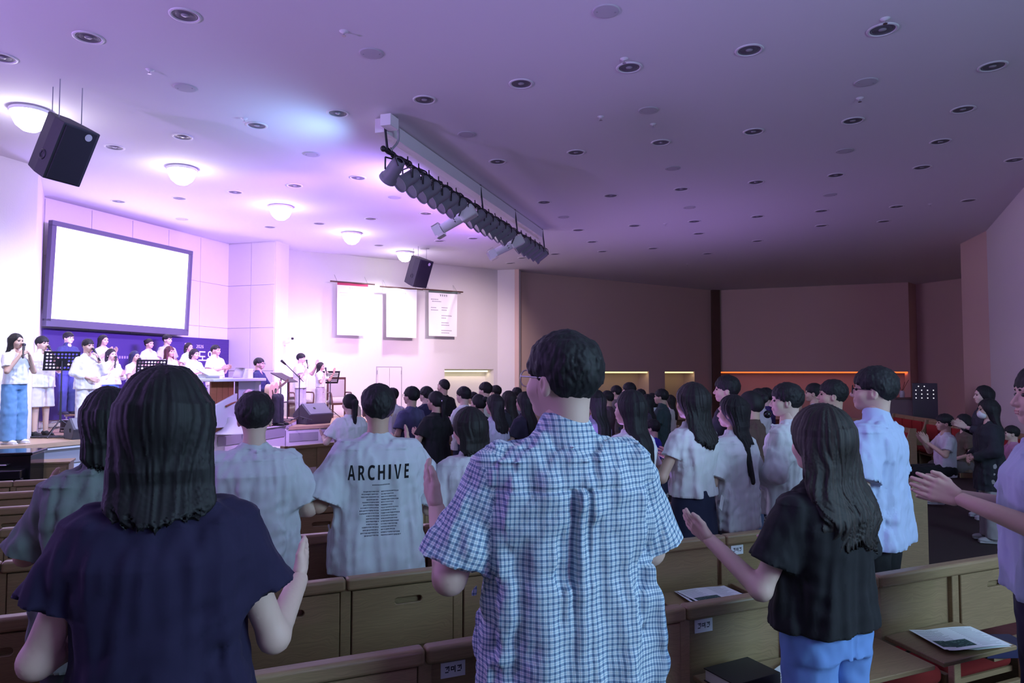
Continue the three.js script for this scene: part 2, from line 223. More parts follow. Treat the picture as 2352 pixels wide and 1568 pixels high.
// ---------------------------------------------------------------- ceiling fittings
{
  const rings = merge([lathe([[0.118, 0], [0.118, -0.004], [0.105, -0.006], [0.10, 0.0], [0.09, 0.004], [0.085, -0.004], [0.072, 0.002], [0.068, -0.006], [0.055, 0.002], [0.05, -0.006], [0.04, 0.0]], 28)]);
  const rim = lathe([[0.152, 0.002], [0.15, -0.008], [0.13, -0.012], [0.12, -0.004], [0.118, 0.004]], 32);
  const lens = lathe([[0.0001, -0.012], [0.02, -0.011], [0.035, -0.006], [0.042, 0.002]], 20);
  const rimMat = std([0.72, 0.71, 0.72], 0.5), ringMat = std([0.17, 0.17, 0.18], 0.45), lensMat = std([0.35, 0.35, 0.37], 0.25), capMat = std([0.52, 0.51, 0.53], 0.9);
  let proto;
  const down = (px, py) => {
    const p = atLevel(px, py, CEIL);
    if (!proto) { proto = thing('downlight', 'round unlit downlight with ringed baffle set in the white ceiling', 'downlight', [p.x, p.y, p.z], 0, 'unlit downlights in the ceiling'); mesh('rim', rim, rimMat, proto); mesh('baffle', rings, ringMat, proto); mesh('lamp_lens', lens, lensMat, proto); mesh('backing', put(new THREE.CircleGeometry(0.13, 24), 0, 0.001 - 0.002, 0, Math.PI / 2), ringMat, proto); } else copyOf(proto, [p.x, p.y, p.z], 0);
  };
  for (const [x, y] of [[425, 35], [203, 86], [5, 132], [975, 229], [776, 260], [590, 288], [420, 314], [263, 338], [1197, 192], [1445, 155], [1721, 115], [2027, 68], [2280, 152], [2212, 251], [2160, 325], [2118, 384], [2330, 367], [1959, 277], [1731, 302], [1518, 327], [1323, 350], [1143, 371], [822, 408], [677, 426], [540, 441], [1920, 402], [1737, 418], [1565, 434], [1403, 449], [1250, 464], [412, 455], [272, 462], [978, 490], [733, 513], [852, 502], [620, 521], [1740, 497], [1595, 508], [1457, 518], [1328, 528], [1087, 547], [870, 563], [1887, 484], [1887, 518], [1605, 536], [1500, 570], [1360, 555], [1384, 577], [1275, 583], [2225, 460], [2060, 474], [2030, 508], [1215, 570], [1172, 604], [1625, 582], [1740, 553], [1200, 592], [1010, 553]]) down(x, y);
  let cap;
  const capGeo = lathe([[0.0001, -0.012], [0.12, -0.011], [0.132, -0.008], [0.136, 0.002]], 32), scr = merge([cyl(0.008, 0.008, 0.006, 0.09, -0.013, 0, 8), cyl(0.008, 0.008, 0.006, -0.09, -0.013, 0, 8)]);
  for (const [x, y] of [[1392, 25], [853, 122], [425, 201], [1989, 188], [1489, 253], [1072, 308], [716, 354], [1940, 346], [1545, 386], [907, 453], [1906, 447], [1583, 476], [1294, 498], [418, 503], [975, 571]]) {
    const p = atLevel(x, y, CEIL);
    if (!cap) { cap = thing('ceiling_cover', 'plain round blanking cover on the white ceiling', 'cover', [p.x, p.y, p.z], 0, 'plain round covers on the ceiling'); mesh('disc', capGeo, capMat, cap); mesh('screw', scr, M.grey, cap); } else copyOf(cap, [p.x, p.y, p.z], 0);
  }
  let spr;
  for (const [x, y] of [[790, 72], [344, 160], [1434, 135], [1380, 268], [1500, 285], [1975, 225], [2033, 43], [1528, 513], [2137, 468], [1579, 606], [561, 272]]) {
    const p = atLevel(x, y, CEIL);
    if (!spr) { spr = thing('sprinkler', 'tiny sprinkler head on the ceiling', 'sprinkler', [p.x, p.y, p.z], 0, 'sprinkler heads'); mesh('escutcheon', lathe([[0.0001, -0.02], [0.02, -0.018], [0.045, -0.004], [0.05, 0.002]], 20), M.white, spr); mesh('deflector', merge([cyl(0.006, 0.006, 0.04, 0, -0.03, 0, 8), cyl(0.022, 0.022, 0.004, 0, -0.05, 0, 12)]), M.metal, spr); } else copyOf(spr, [p.x, p.y, p.z], 0);
  }
  // the five lit flood lamps
  let fl;
  LAMPS.forEach((p, i) => {
    const label = 'glowing white flood lamp ' + ['beside the large hung loudspeaker', 'between the screen and the large hung loudspeaker', 'third along from the large hung loudspeaker', 'next but one to the smaller hung loudspeaker', 'beside the smaller hung loudspeaker'][i];
    if (!fl) {
      fl = thing('flood_lamp', label, 'lamp', [p.x, CEIL, p.z], 0, 'lit flood lamps over the platform edge');
      mesh('housing', lathe([[0.0001, 0], [0.24, 0], [0.25, -0.02], [0.25, -0.05], [0.24, -0.055]], 32), M.white, fl);
      mesh('lamp_dome', lathe([[0.0001, -0.3], [0.09, -0.285], [0.17, -0.22], [0.215, -0.13], [0.235, -0.056], [0.0001, -0.056]], 32), new THREE.MeshStandardMaterial({ color: 0xffffff, emissive: col(1, 0.97, 0.98), emissiveIntensity: 12 }), fl);  // dome drawn oversize to take in the glare around the lamp
    } else copyOf(fl, [p.x, CEIL, p.z], 0, label);
  });
}
// ---------------------------------------------------------------- lantern bar
{
  const A = BAR_A.clone(), B = BAR_B.clone(), len = A.distanceTo(B), turn = Math.atan2(-(B.z - A.z), B.x - A.x), mid = A.clone().add(B).multiplyScalar(0.5);
  const bar = thing('lighting_bar', 'long white beam and black pipe hung from the ceiling for the stage lanterns', 'lighting bar', [mid.x, CEIL, mid.z], turn);
  mesh('beam', rbox(len, 0.2, 0.16, 0, -0.12, 0, 0.006), M.white, bar);
  mesh('pipe', rod([-len / 2 - 0.1, -0.5, 0.12], [len / 2, -0.5, 0.12], 0.03, 0.03, 12), M.darkMetal, bar);
  mesh('pipe_cap', put(new THREE.SphereGeometry(0.042, 12, 8), -len / 2 - 0.12, -0.5, 0.12), M.black, bar);
  for (const t of [-0.5, -0.04, 0.22, 0.49]) mesh('hanger', rod([t * len, 0.0, 0.06], [t * len, -0.5, 0.12], 0.018, 0.018, 8), M.darkMetal, bar);
  const R = rng(5);
  const pts = []; for (let i = 0; i <= 60; i++) pts.push([-len / 2 + len * i / 60, -0.47 + (R() - 0.5) * 0.05, 0.12 + (R() - 0.5) * 0.06]);
  mesh('cable', tube(pts, 0.013, 240, 5), M.black, bar);
  const pts2 = []; for (let i = 0; i <= 80; i++) pts2.push([-len / 2 + len * i / 80, -0.52 - (i % 2) * 0.09 * R(), 0.12 + (R() - 0.5) * 0.08]);
  mesh('cable', tube(pts2, 0.008, 320, 5), M.black, bar);
  mesh('junction_box', rbox(0.24, 0.16, 0.16, -len / 2 - 0.06, -0.12, 0.18, 0.01), M.white, bar);
  mesh('feed_cable', tube([[-len / 2 + 0.1, 0, 0.2], [-len / 2 + 0.06, -0.1, 0.24], [-len / 2 + 0.16, -0.3, 0.2], [-len / 2 + 0.05, -0.48, 0.14]], 0.018, 20, 6), M.grey, bar);
  // can lanterns hang from the pipe and look at the platform (local -x -z side is the hall's left)
  const canMat = std([0.22, 0.21, 0.25], 0.5), lensMat = std([0.07, 0.07, 0.09], 0.3);
  const spots = [0.02, 0.075, 0.12, 0.165, 0.21, 0.255, 0.30, 0.41, 0.455, 0.50, 0.545, 0.59, 0.635, 0.76, 0.805, 0.85, 0.895, 0.945];
  let can;
  const toWorld = (t) => A.clone().lerp(B, t);
  const ordinal = ['first', 'second', 'third', 'fourth', 'fifth', 'sixth', 'seventh', 'eighth', 'ninth', 'tenth', 'eleventh', 'twelfth', 'thirteenth', 'fourteenth', 'fifteenth', 'sixteenth', 'seventeenth', 'last'];
  spots.forEach((t, i) => {
    const label = ordinal[i] + ' grey can lantern along the pipe counted from the junction box';
    const p = toWorld(t), aim = Math.atan2(-7.6 - p.x, -15.5 - p.z), pos = [p.x + Math.sin(turn) * 0.12, CEIL - 0.53, p.z + Math.cos(turn) * 0.12];
    if (!can) {
      can = thing('can_lantern', label, 'stage light', pos, aim, 'can lanterns along the lighting bar');
      const body = new THREE.Group(); body.name = 'can_body'; body.position.set(0, -0.2, 0); body.rotation.x = 0.62; can.add(body);
      mesh('barrel', put(lathe([[0.05, -0.2], [0.085, -0.19], [0.10, -0.12], [0.105, 0.1], [0.125, 0.115], [0.13, 0.17], [0.12, 0.17], [0.115, 0.12], [0.0001, 0.11]], 20), 0, 0, 0, Math.PI / 2), canMat, body);
      mesh('lens', put(new THREE.CylinderGeometry(0.117, 0.117, 0.01, 20), 0, 0, 0.15, Math.PI / 2), lensMat, body);
      mesh('yoke', merge([rod([-0.13, -0.2, 0], [-0.13, -0.03, 0], 0.012), rod([0.13, -0.2, 0], [0.13, -0.03, 0], 0.012), rod([-0.13, -0.03, 0], [0.13, -0.03, 0], 0.012), rod([0, -0.03, 0], [0, 0.06, 0], 0.014)]), M.black, can);
      mesh('clamp', merge([put(new THREE.TorusGeometry(0.038, 0.012, 6, 14), 0, 0.03, 0), rod([0, 0.06, 0], [0.03, 0.13, 0.02], 0.01)]), M.black, can);
      mesh('plug_lead', tube([[0.05, -0.18, -0.2], [0.1, -0.06, -0.18], [0.02, 0.0, -0.06], [-0.06, 0.06, 0.02]], 0.008, 14, 5), M.black, can);
    } else copyOf(can, pos, aim, label);
  });
  [[0.355, 'white profile spotlight with barn doors near the middle of the lighting bar', 'first'], [0.70, 'white profile spotlight with barn doors near the far end of the lighting bar']].forEach(([t, label]) => {
    const p = toWorld(t), aim = Math.atan2(-7.6 - p.x, -13.5 - p.z), s = thing('profile_spotlight', label, 'stage light', [p.x + Math.sin(turn) * 0.12, CEIL - 0.53, p.z + Math.cos(turn) * 0.12], aim);
    const b = new THREE.Group(); b.name = 'spot_body'; b.position.set(0, -0.28, 0.1); b.rotation.x = 0.5; s.add(b);
    mesh('housing', merge([rbox(0.22, 0.22, 0.3, 0, 0, -0.15, 0.03), put(new THREE.CylinderGeometry(0.085, 0.095, 0.4, 18), 0, 0, 0.18, Math.PI / 2)]), M.white, b);
    mesh('lens', put(new THREE.CylinderGeometry(0.08, 0.08, 0.01, 18), 0, 0, 0.385, Math.PI / 2), lensMat, b);
    for (let k = 0; k < 4; k++) { const d = mesh('barn_door', put(box(0.17, 0.005, 0.15, 0, 0.12, 0.46, -0.35), 0, 0, 0, 0, 0, k * Math.PI / 2), M.white, b); d.castShadow = true; }
    mesh('yoke', merge([rod([-0.13, -0.28, 0.1], [-0.13, -0.04, 0], 0.014), rod([0.13, -0.28, 0.1], [0.13, -0.04, 0], 0.014), rod([-0.13, -0.04, 0], [0.13, -0.04, 0], 0.014), rod([0, -0.04, 0], [0, 0.06, 0], 0.014)]), M.darkMetal, s);
    for (let k = 0; k < 3; k++) mesh('shutter_knob', rod([0.1, -0.05 + 0.05 * k, 0.1], [0.17, -0.05 + 0.05 * k, 0.1], 0.008), M.black, b);
  });
}
// ---------------------------------------------------------------- hung loudspeakers
function hungSpeaker(px, pyTop, depth, h, aimX, aimZ, tilt, label) {
  const p = atDepth(px, pyTop, depth), y = p.y - h / 2, turn = Math.atan2(aimX - p.x, aimZ - p.z), s = thing('hung_loudspeaker', label, 'loudspeaker', [p.x, y, p.z], turn);
  const b = new THREE.Group(); b.name = 'cabinet'; b.rotation.x = tilt; s.add(b);
  const w = h * 0.62, d = h * 0.62, sh = new THREE.Shape(); sh.moveTo(-w / 2, 0); sh.lineTo(w / 2, 0); sh.lineTo(w / 2 - 0.02, d * 0.45); sh.lineTo(w * 0.28, d); sh.lineTo(-w * 0.28, d); sh.lineTo(-w / 2 + 0.02, d * 0.45); sh.closePath();
  const idx = new THREE.ExtrudeGeometry(sh, { depth: h - 0.024, bevelEnabled: true, bevelSize: 0.012, bevelThickness: 0.012, bevelSegments: 2 }); idx.rotateX(-Math.PI / 2); idx.translate(0, -h / 2 + 0.012, 0);
  mesh('enclosure', idx, std([0.045, 0.045, 0.055], 0.6), b);
  const gr = mesh('grille', rbox(w * 0.9, h * 0.94, 0.02, 0, 0, 0.016, 0.008), std([0.03, 0.03, 0.04], 0.85), b);
  mesh('badge', put(new THREE.CylinderGeometry(0.045, 0.045, 0.006, 20), w * 0.22, h * 0.38, 0.028, Math.PI / 2), M.white, gr);
  mesh('side_handle', put(new THREE.TorusGeometry(0.05, 0.016, 8, 16), -w * 0.49, -h * 0.16, -d * 0.35, 0, Math.PI / 2 - 0.1), M.darkMetal, b);
  for (const [x, z] of [[-w * 0.3, -0.05], [w * 0.35, -0.05], [0, -d * 0.8]]) mesh('hanging_wire', rod([x, h / 2 - 0.02, z], [x, CEIL - y, z], 0.006, 0.006, 6), M.grey, s);
  return s;
}
hungSpeaker(166, 290, 8.4, 0.72, -0.6, -6.6, 0.5, 'large black loudspeaker hung from the ceiling beside the platform screen');
hungSpeaker(972, 597, 19.6, 0.8, 1.4, -16.5, 0.38, 'smaller looking black loudspeaker hung in front of the banner wall');
// ---------------------------------------------------------------- platform
const EDGE = [[-8.9, -9.7], [-7.5, -10.8], [-7.05, -11.79], [-6.45, -12.75], [-5.83, -13.86], [-5.45, -15.2], [-5.2, -16.3]];
function slab(pts, y0, y1) { const s = new THREE.Shape(pts.map((p) => new THREE.Vector2(p[0], -p[1]))), g = new THREE.ExtrudeGeometry(s, { depth: y1 - y0, bevelEnabled: false }); g.rotateX(-Math.PI / 2); g.translate(0, y0, 0); return metreUV(g); }
{
  const back = [[-5.3, -17.2], [-6.3, -18.5], [-7.8, -18.95], [-9.35, -14.1], [-8.3, -12.1], [-8.5, -11.3], [-9.2, -9.0]];
  const stage = struct('floor_platform', slab([...EDGE, ...back], STAGE - 0.07, STAGE), M.stageWood);
  const inset = EDGE.map(([x, z]) => [x - 0.07, z - 0.03]);
  mesh('fascia', slab([...inset, ...back], -0.5, STAGE - 0.07), std([0.70, 0.68, 0.70], 0.6), stage);
  for (let i = 0; i < EDGE.length - 1; i++) {   // grey recessed grille panels along the front
    const a = EDGE[i], b = EDGE[i + 1], l = Math.hypot(b[0] - a[0], b[1] - a[1]), ang = Math.atan2(-(b[1] - a[1]), b[0] - a[0]);
    const p = mesh('grille_panel', rbox(l - 0.16, 0.2, 0.015, 0, 0, 0, 0.003, 1), M.grey, stage); p.position.set((a[0] + b[0]) / 2 - 0.055, 0.34, (a[1] + b[1]) / 2 - 0.02); p.rotation.y = ang;
    const q = mesh('ledge', rbox(l, 0.03, 0.05, 0, 0, 0, 0.004, 1), M.white, stage); q.position.set((a[0] + b[0]) / 2 - 0.04, 0.5, (a[1] + b[1]) / 2); q.rotation.y = ang;
  }
  const wing = [[-5.2, -16.3], [-4.55, -16.9], [-3.9, -18.2], [-3.3, -20.0], [-2.9, -22.2], [-6.3, -19.9], [-6.2, -18.6], [-5.3, -17.2]];
  const w = struct('floor_platform_wing', slab(wing, WING - 0.07, WING), M.stageWood);
  mesh('fascia', slab(wing.map(([x, z]) => [x - 0.06, z + 0.02]), -0.5, WING - 0.07), std([0.70, 0.68, 0.70], 0.6), w);
  for (let i = 0; i < 4; i++) { const a = wing[i], b = wing[i + 1], l = Math.hypot(b[0] - a[0], b[1] - a[1]); const p = mesh('grille_panel', rbox(l - 0.16, 0.2, 0.015, 0, 0, 0, 0.003, 1), M.grey, w); p.position.set((a[0] + b[0]) / 2 - 0.05, 0.2, (a[1] + b[1]) / 2 + 0.02); p.rotation.y = Math.atan2(-(b[1] - a[1]), b[0] - a[0]); }
}
const UW = [0.308, -0.951], NW = [0.951, 0.308], WTURN = Math.atan2(NW[0], NW[1]);   // platform wall: along, out, turn
// riser for the back row of singers
{
  const a = [-8.55, -13.9], l = 4.3, c = [a[0] + UW[0] * l / 2 + NW[0] * 0.1, a[1] + UW[1] * l / 2 + NW[1] * 0.1];
  const r = thing('riser', 'low portable riser with open metal truss frame under the back row of singers', 'riser', [c[0], STAGE, c[1]], WTURN);
  mesh('deck', rbox(l, 0.04, 1.15, 0, 0.28, 0), M.stageWood, r);
  mesh('frame_rail', merge([box(l, 0.03, 0.03, 0, 0.245, 0.55), box(l, 0.03, 0.03, 0, 0.03, 0.55), box(l, 0.03, 0.03, 0, 0.245, -0.55)]), M.metal, r);
  for (let i = 0; i <= 6; i++) mesh('leg', merge([rod([-l / 2 + 0.04 + i * (l - 0.08) / 6, 0, 0.55], [-l / 2 + 0.04 + i * (l - 0.08) / 6, 0.26, 0.55], 0.016), rod([-l / 2 + 0.04 + i * (l - 0.08) / 6, 0, -0.55], [-l / 2 + 0.04 + i * (l - 0.08) / 6, 0.26, -0.55], 0.016)]), M.metal, r);
  for (let i = 0; i < 6; i++) { const x0 = -l / 2 + 0.04 + i * (l - 0.08) / 6, x1 = x0 + (l - 0.08) / 6; mesh('brace', merge([rod([x0, 0.03, 0.55], [(x0 + x1) / 2, 0.25, 0.55], 0.01), rod([x1, 0.03, 0.55], [(x0 + x1) / 2, 0.25, 0.55], 0.01)]), M.metal, r); }
}
// projection screen, tilted forward
{
  const q = [[125, 509], [445, 578], [432, 772], [105, 747]].map(([x, y]) => atWall(x, y, Wp.scr0, Wp.scr1, 0.32));
  const bl = q[3], br = q[2], w = Math.hypot(br.x - bl.x, br.z - bl.z), h = ((q[0].y - bl.y) + (q[1].y - br.y)) / 2, c = bl.clone().add(br).multiplyScalar(0.5);
  c.y = (q[0].y + q[1].y + bl.y + br.y) / 4;
  const s = thing('projection_screen', 'huge white projection screen in a grey frame tilted forward above the singers', 'screen', [c.x, c.y, c.z], WTURN);
  const b = new THREE.Group(); b.name = 'screen_body'; b.rotation.x = 0.045; s.add(b);
  const f = 0.1, fm = std([0.10, 0.095, 0.13], 0.5);
  mesh('frame_rail', rbox(w, f, 0.12, 0, h / 2 - f / 2, 0, 0.01), fm, b); mesh('frame_rail', rbox(w, f * 1.6, 0.12, 0, -h / 2 + f * 0.8, 0, 0.01), fm, b);
  mesh('frame_stile', rbox(f, h - f * 2, 0.12, -w / 2 + f / 2, 0, 0, 0.01), fm, b); mesh('frame_stile', rbox(f, h - f * 2, 0.12, w / 2 - f / 2, 0, 0, 0.01), fm, b);
  mesh('backing', box(w - 0.05, h - 0.05, 0.05, 0, 0, -0.035), fm, b);
  const sw = w - 2 * f, sh = h - 2.6 * f;
  const tex = canvasTex(1024, 640, (g, W, H) => {   // washed-out lyrics on white
    g.fillStyle = '#ffffff'; g.fillRect(0, 0, W, H); g.strokeStyle = '#dfe9ee'; g.lineWidth = 6; g.lineCap = 'round';
    const jamo = (x, y, s, k) => { g.beginPath(); if (k === 0) { g.arc(x + s * 0.25, y + s * 0.5, s * 0.2, 0, 7); g.moveTo(x + s * 0.75, y); g.lineTo(x + s * 0.75, y + s); } else if (k === 1) { g.moveTo(x + s * 0.1, y + s * 0.1); g.lineTo(x + s * 0.1, y + s * 0.8); g.lineTo(x + s * 0.5, y + s * 0.8); g.moveTo(x + s * 0.75, y); g.lineTo(x + s * 0.75, y + s); } else { g.moveTo(x + s * 0.05, y + s * 0.15); g.lineTo(x + s * 0.5, y + s * 0.15); g.lineTo(x + s * 0.35, y + s * 0.9); g.moveTo(x + s * 0.75, y); g.lineTo(x + s * 0.75, y + s); } g.stroke(); };
    jamo(920, 470, 48, 0); jamo(850, 470, 48, 1); jamo(760, 470, 48, 2); g.strokeStyle = '#f4f7f9'; for (let i = 0; i < 7; i++) jamo(300 + i * 62, 470, 48, i % 3); for (let i = 0; i < 9; i++) jamo(260 + i * 62, 340, 48, (i * 2) % 3);
  });
  mesh('screen_cloth', put(new THREE.PlaneGeometry(sw, sh), 0, 0.03, 0.012), new THREE.MeshStandardMaterial({ color: 0xffffff, map: tex, emissive: 0xffffff, emissiveMap: tex, emissiveIntensity: 1.1, roughness: 0.9 }), b);
  const r = new THREE.RectAreaLight(col(0.96, 0.97, 1), 1.4, sw, sh); r.position.set(0, 0.03, 0.05); r.rotation.y = Math.PI; b.add(r);
}
// printed backdrop under the screen
{
  const a = atWall(98, 749, Wp.scr0, Wp.scr1, 0.06), b = atWall(524, 783, Wp.scr0, Wp.scr1, 0.06), w = Math.hypot(b.x - a.x, b.z - a.z), top = (a.y + b.y) / 2, h = top - 0.75;
  const t = thing('backdrop', 'long purple printed backdrop with pale lettering hung below the screen', 'backdrop', [(a.x + b.x) / 2, STAGE, (a.z + b.z) / 2], WTURN);
  const tex = canvasTex(2048, 768, (g, W, H) => {
    g.fillStyle = '#3a2868'; g.fillRect(0, 0, W, H); g.fillStyle = '#7a3f96'; const R = rng(3); for (let i = 0; i < 260; i++) { g.globalAlpha = 0.1; g.fillRect(W * (0.62 + 0.4 * R()), H * R(), 60 + 120 * R(), 3 + 5 * R()); } g.globalAlpha = 1;
    g.fillStyle = '#e8dcf2'; g.font = 'bold 62px sans-serif'; g.fillText('20', W * 0.70, H * 0.14); g.font = '46px sans-serif'; g.fillText('2026', W * 0.775, H * 0.14);
    g.strokeStyle = '#f2ecf8'; g.lineWidth = 13; g.lineCap = 'butt';
    const S = (x, y, s, segs) => { for (const q of segs) { g.beginPath(); if (q.length === 3) { g.ellipse(x + q[0] * s, y + q[1] * s, q[2] * s * 0.8, q[2] * s, 0, 0, 7); } else { g.moveTo(x + q[0] * s, y + q[1] * s); for (let i = 2; i < q.length; i += 2) g.lineTo(x + q[i] * s, y + q[i + 1] * s); } g.stroke(); } };
    const y = H * 0.18, s = 118;   // bi . do yak
    S(W * 0.71, y, s, [[0.12, 0.05, 0.12, 0.92, 0.55, 0.92, 0.55, 0.05], [0.12, 0.48, 0.55, 0.48], [0.82, 0, 0.82, 1]]);
    S(W * 0.79, y, s, [[0.8, 0.08, 0.15, 0.08, 0.15, 0.5, 0.8, 0.5], [0.48, 0.5, 0.48, 0.82], [0, 0.84, 1, 0.84]]);
    S(W * 0.85, y, s, [[0.3, 0.28, 0.24], [0.76, 0, 0.76, 0.62], [0.76, 0.2, 0.95, 0.2], [0.76, 0.42, 0.95, 0.42], [0.2, 0.72, 0.8, 0.72, 0.76, 1.0]]);
    g.lineWidth = 6; S(W * 0.84, H * 0.62, 60, [[0.5, 0.5, 0.42], [0.2, 0.3, 0.5, 0.7, 0.8, 0.3]]);
    g.fillStyle = '#9b8bc0'; g.font = '40px sans-serif'; for (let i = 0; i < 12; i++) g.fillRect(W * 0.3 + i * 26, H * 0.28, 16, 24);
  });
  mesh('print', put(new THREE.PlaneGeometry(w, h), 0, h / 2 + 0.15, 0.0251), new THREE.MeshStandardMaterial({ map: tex, roughness: 0.7 }), t);
  mesh('board', box(w, h, 0.05, 0, h / 2 + 0.15, 0), std([0.12, 0.08, 0.25], 0.7), t);
}
// three hung cloth banners
[[775, 648, 845, 770, '#b8405e', 'white cloth banner with a crimson top edge hung nearest the platform'], [888, 660, 957, 775, '#eeeeee', 'plain white cloth banner hung between the two other banners'], [985, 666, 1050, 772, '#5a6a62', 'white cloth banner with a green grey top edge and small printed notices']].forEach(([x0, y0, x1, y1, edge, label], k) => {
  const a = atWall(x0, y0, Wp.ban0, Wp.ban1, 0.3), b = atWall(x1, y0 + 4, Wp.ban0, Wp.ban1, 0.3), w = Math.hypot(b.x - a.x, b.z - a.z), bot = atWall((x0 + x1) / 2, y1, Wp.ban0, Wp.ban1, 0.3).y, h = (a.y + b.y) / 2 - bot, turn = Math.atan2(-(b.z - a.z), b.x - a.x);
  const t = thing('hanging_banner', label, 'banner', [(a.x + b.x) / 2, bot, (a.z + b.z) / 2], turn);
  const tex = canvasTex(512, 768, (g, W, H) => {
    g.fillStyle = '#f4f2f4'; g.fillRect(0, 0, W, H); g.fillStyle = edge; g.fillRect(0, 0, W, 40); g.fillStyle = k === 2 ? '#3c3844' : '#c8c2cc'; g.strokeStyle = g.fillStyle; g.lineWidth = 5;
    const block = (x, y, s) => { g.beginPath(); g.moveTo(x, y); g.lineTo(x + s * 0.5, y); g.lineTo(x + s * 0.4, y + s); g.moveTo(x + s * 0.7, y - s * 0.1); g.lineTo(x + s * 0.7, y + s); g.moveTo(x + s * 0.5, y + s * 0.5); g.lineTo(x + s * 0.7, y + s * 0.5); g.stroke(); };
    for (let i = 0; i < 4; i++) block(190 + i * 38, 66, 30);
    g.lineWidth = 3; const R = rng(k + 9); [[40, 150, 120], [60, 185, 160], [225, 285, 110], [225, 325, 90], [40, 290, 90], [40, 330, 120], [225, 420, 190], [225, 460, 70], [225, 540, 120], [225, 580, 140], [225, 670, 190], [225, 710, 130]].forEach(([x, y, l]) => { for (let i = 0; i < l; i += 16) { g.beginPath(); g.moveTo(x + i, y); g.lineTo(x + i + 9, y); g.moveTo(x + i + 4, y - 7); g.lineTo(x + i + 4 + 4 * R(), y + 8); g.moveTo(x + i + 10, y - 8); g.lineTo(x + i + 10, y + 8); g.stroke(); } });
  });
  const cg = new THREE.PlaneGeometry(w, h, 24, 24); cg.translate(0, h / 2, 0); const p = cg.attributes.position; for (let i = 0; i < p.count; i++) { const u = p.getX(i) / w, v = p.getY(i) / h; p.setZ(i, 0.012 * Math.sin(u * 9 + v * 3) + (k === 2 ? 0.05 * Math.exp(-(((u - 0.42 + (1 - v) * 0.45) / 0.09) ** 2)) * v : 0)); } cg.computeVertexNormals();
  mesh('cloth', cg, new THREE.MeshStandardMaterial({ map: tex, roughness: 0.85, side: THREE.DoubleSide }), t);
  mesh('rod', rod([-w / 2 - 0.22, h + 0.01, 0], [w / 2 + 0.22, h + 0.01, 0], 0.022, 0.022, 10), M.darkWood, t);
  mesh('cord', merge([rod([-w / 2, h, 0], [-w / 2, h + 0.25, -0.27], 0.006), rod([w / 2, h, 0], [w / 2, h + 0.25, -0.27], 0.006)]), M.grey, t);
});
// small camera on a bracket by the platform fin
{
  const p = atWall(650, 786, Wp.fin0, Wp.fin1, 0.0), t = thing('wall_camera', 'small white camera on a bracket fixed to the fin of the platform wall', 'camera', [p.x, p.y, p.z], WTURN);
  mesh('bracket', merge([box(0.04, 0.1, 0.02, 0, -0.08, 0.012), rod([0, -0.06, 0.01], [0, -0.02, 0.2], 0.014), box(0.16, 0.015, 0.16, 0, -0.01, 0.22)]), M.white, t);
  mesh('camera_body', merge([rbox(0.12, 0.06, 0.14, 0, 0.03, 0.22), cyl(0.05, 0.05, 0.07, 0, 0.09, 0.22)]), M.white, t); mesh('camera_lens', put(cyl(0.03, 0.034, 0.06, 0, 0, 0), 0.02, 0.1, 0.28, Math.PI / 2), M.black, t);
}
// ---------------------------------------------------------------- platform furniture
{
  let can;
  [...UNSEEN_UPLIGHTS, ...ADDED_HALLUPS].forEach((p, i) => {  // cans for the unseen platform lamps and the added hall fill lamps
    const label = ['unseen violet floor lamp behind the first singers', 'unseen violet floor lamp by the backdrop end', 'unseen violet floor lamp near the guitarist', 'unseen violet floor lamp behind the armchairs', 'violet uplight can standing in the aisle beyond the checked shirt', 'added violet fill lamp standing before the far dark wall', 'added violet fill lamp fixed to the left side wall', 'added violet fill lamp on the rear wall out of view'][i];
    if (!can) { can = thing('unseen_uplight', label, 'stage light', p.toArray(), 0, 'unseen violet lamps of the hall'); mesh('barrel', lathe([[0.0001, 0.04], [0.08, 0.04], [0.09, 0.06], [0.095, 0.22], [0.1, 0.24], [0.09, 0.24], [0.085, 0.225], [0.0001, 0.225]], 20), M.black, can); mesh('lamp_lens', cyl(0.082, 0.082, 0.006, 0, 0.232, 0), new THREE.MeshStandardMaterial({ color: 0x221133, emissive: col(0.5, 0.3, 1), emissiveIntensity: 3 }), can); mesh('foot', merge([rod([-0.12, 0.01, 0], [0.12, 0.01, 0], 0.01), rod([-0.11, 0.01, 0], [-0.1, 0.14, 0], 0.01), rod([0.11, 0.01, 0], [0.1, 0.14, 0], 0.01)]), M.darkMetal, can); } else copyOf(can, p.toArray(), i, label);
  });
}
function onStage(px, py, y = STAGE) { const p = atLevel(px, py, y); return [p.x, y, p.z]; }
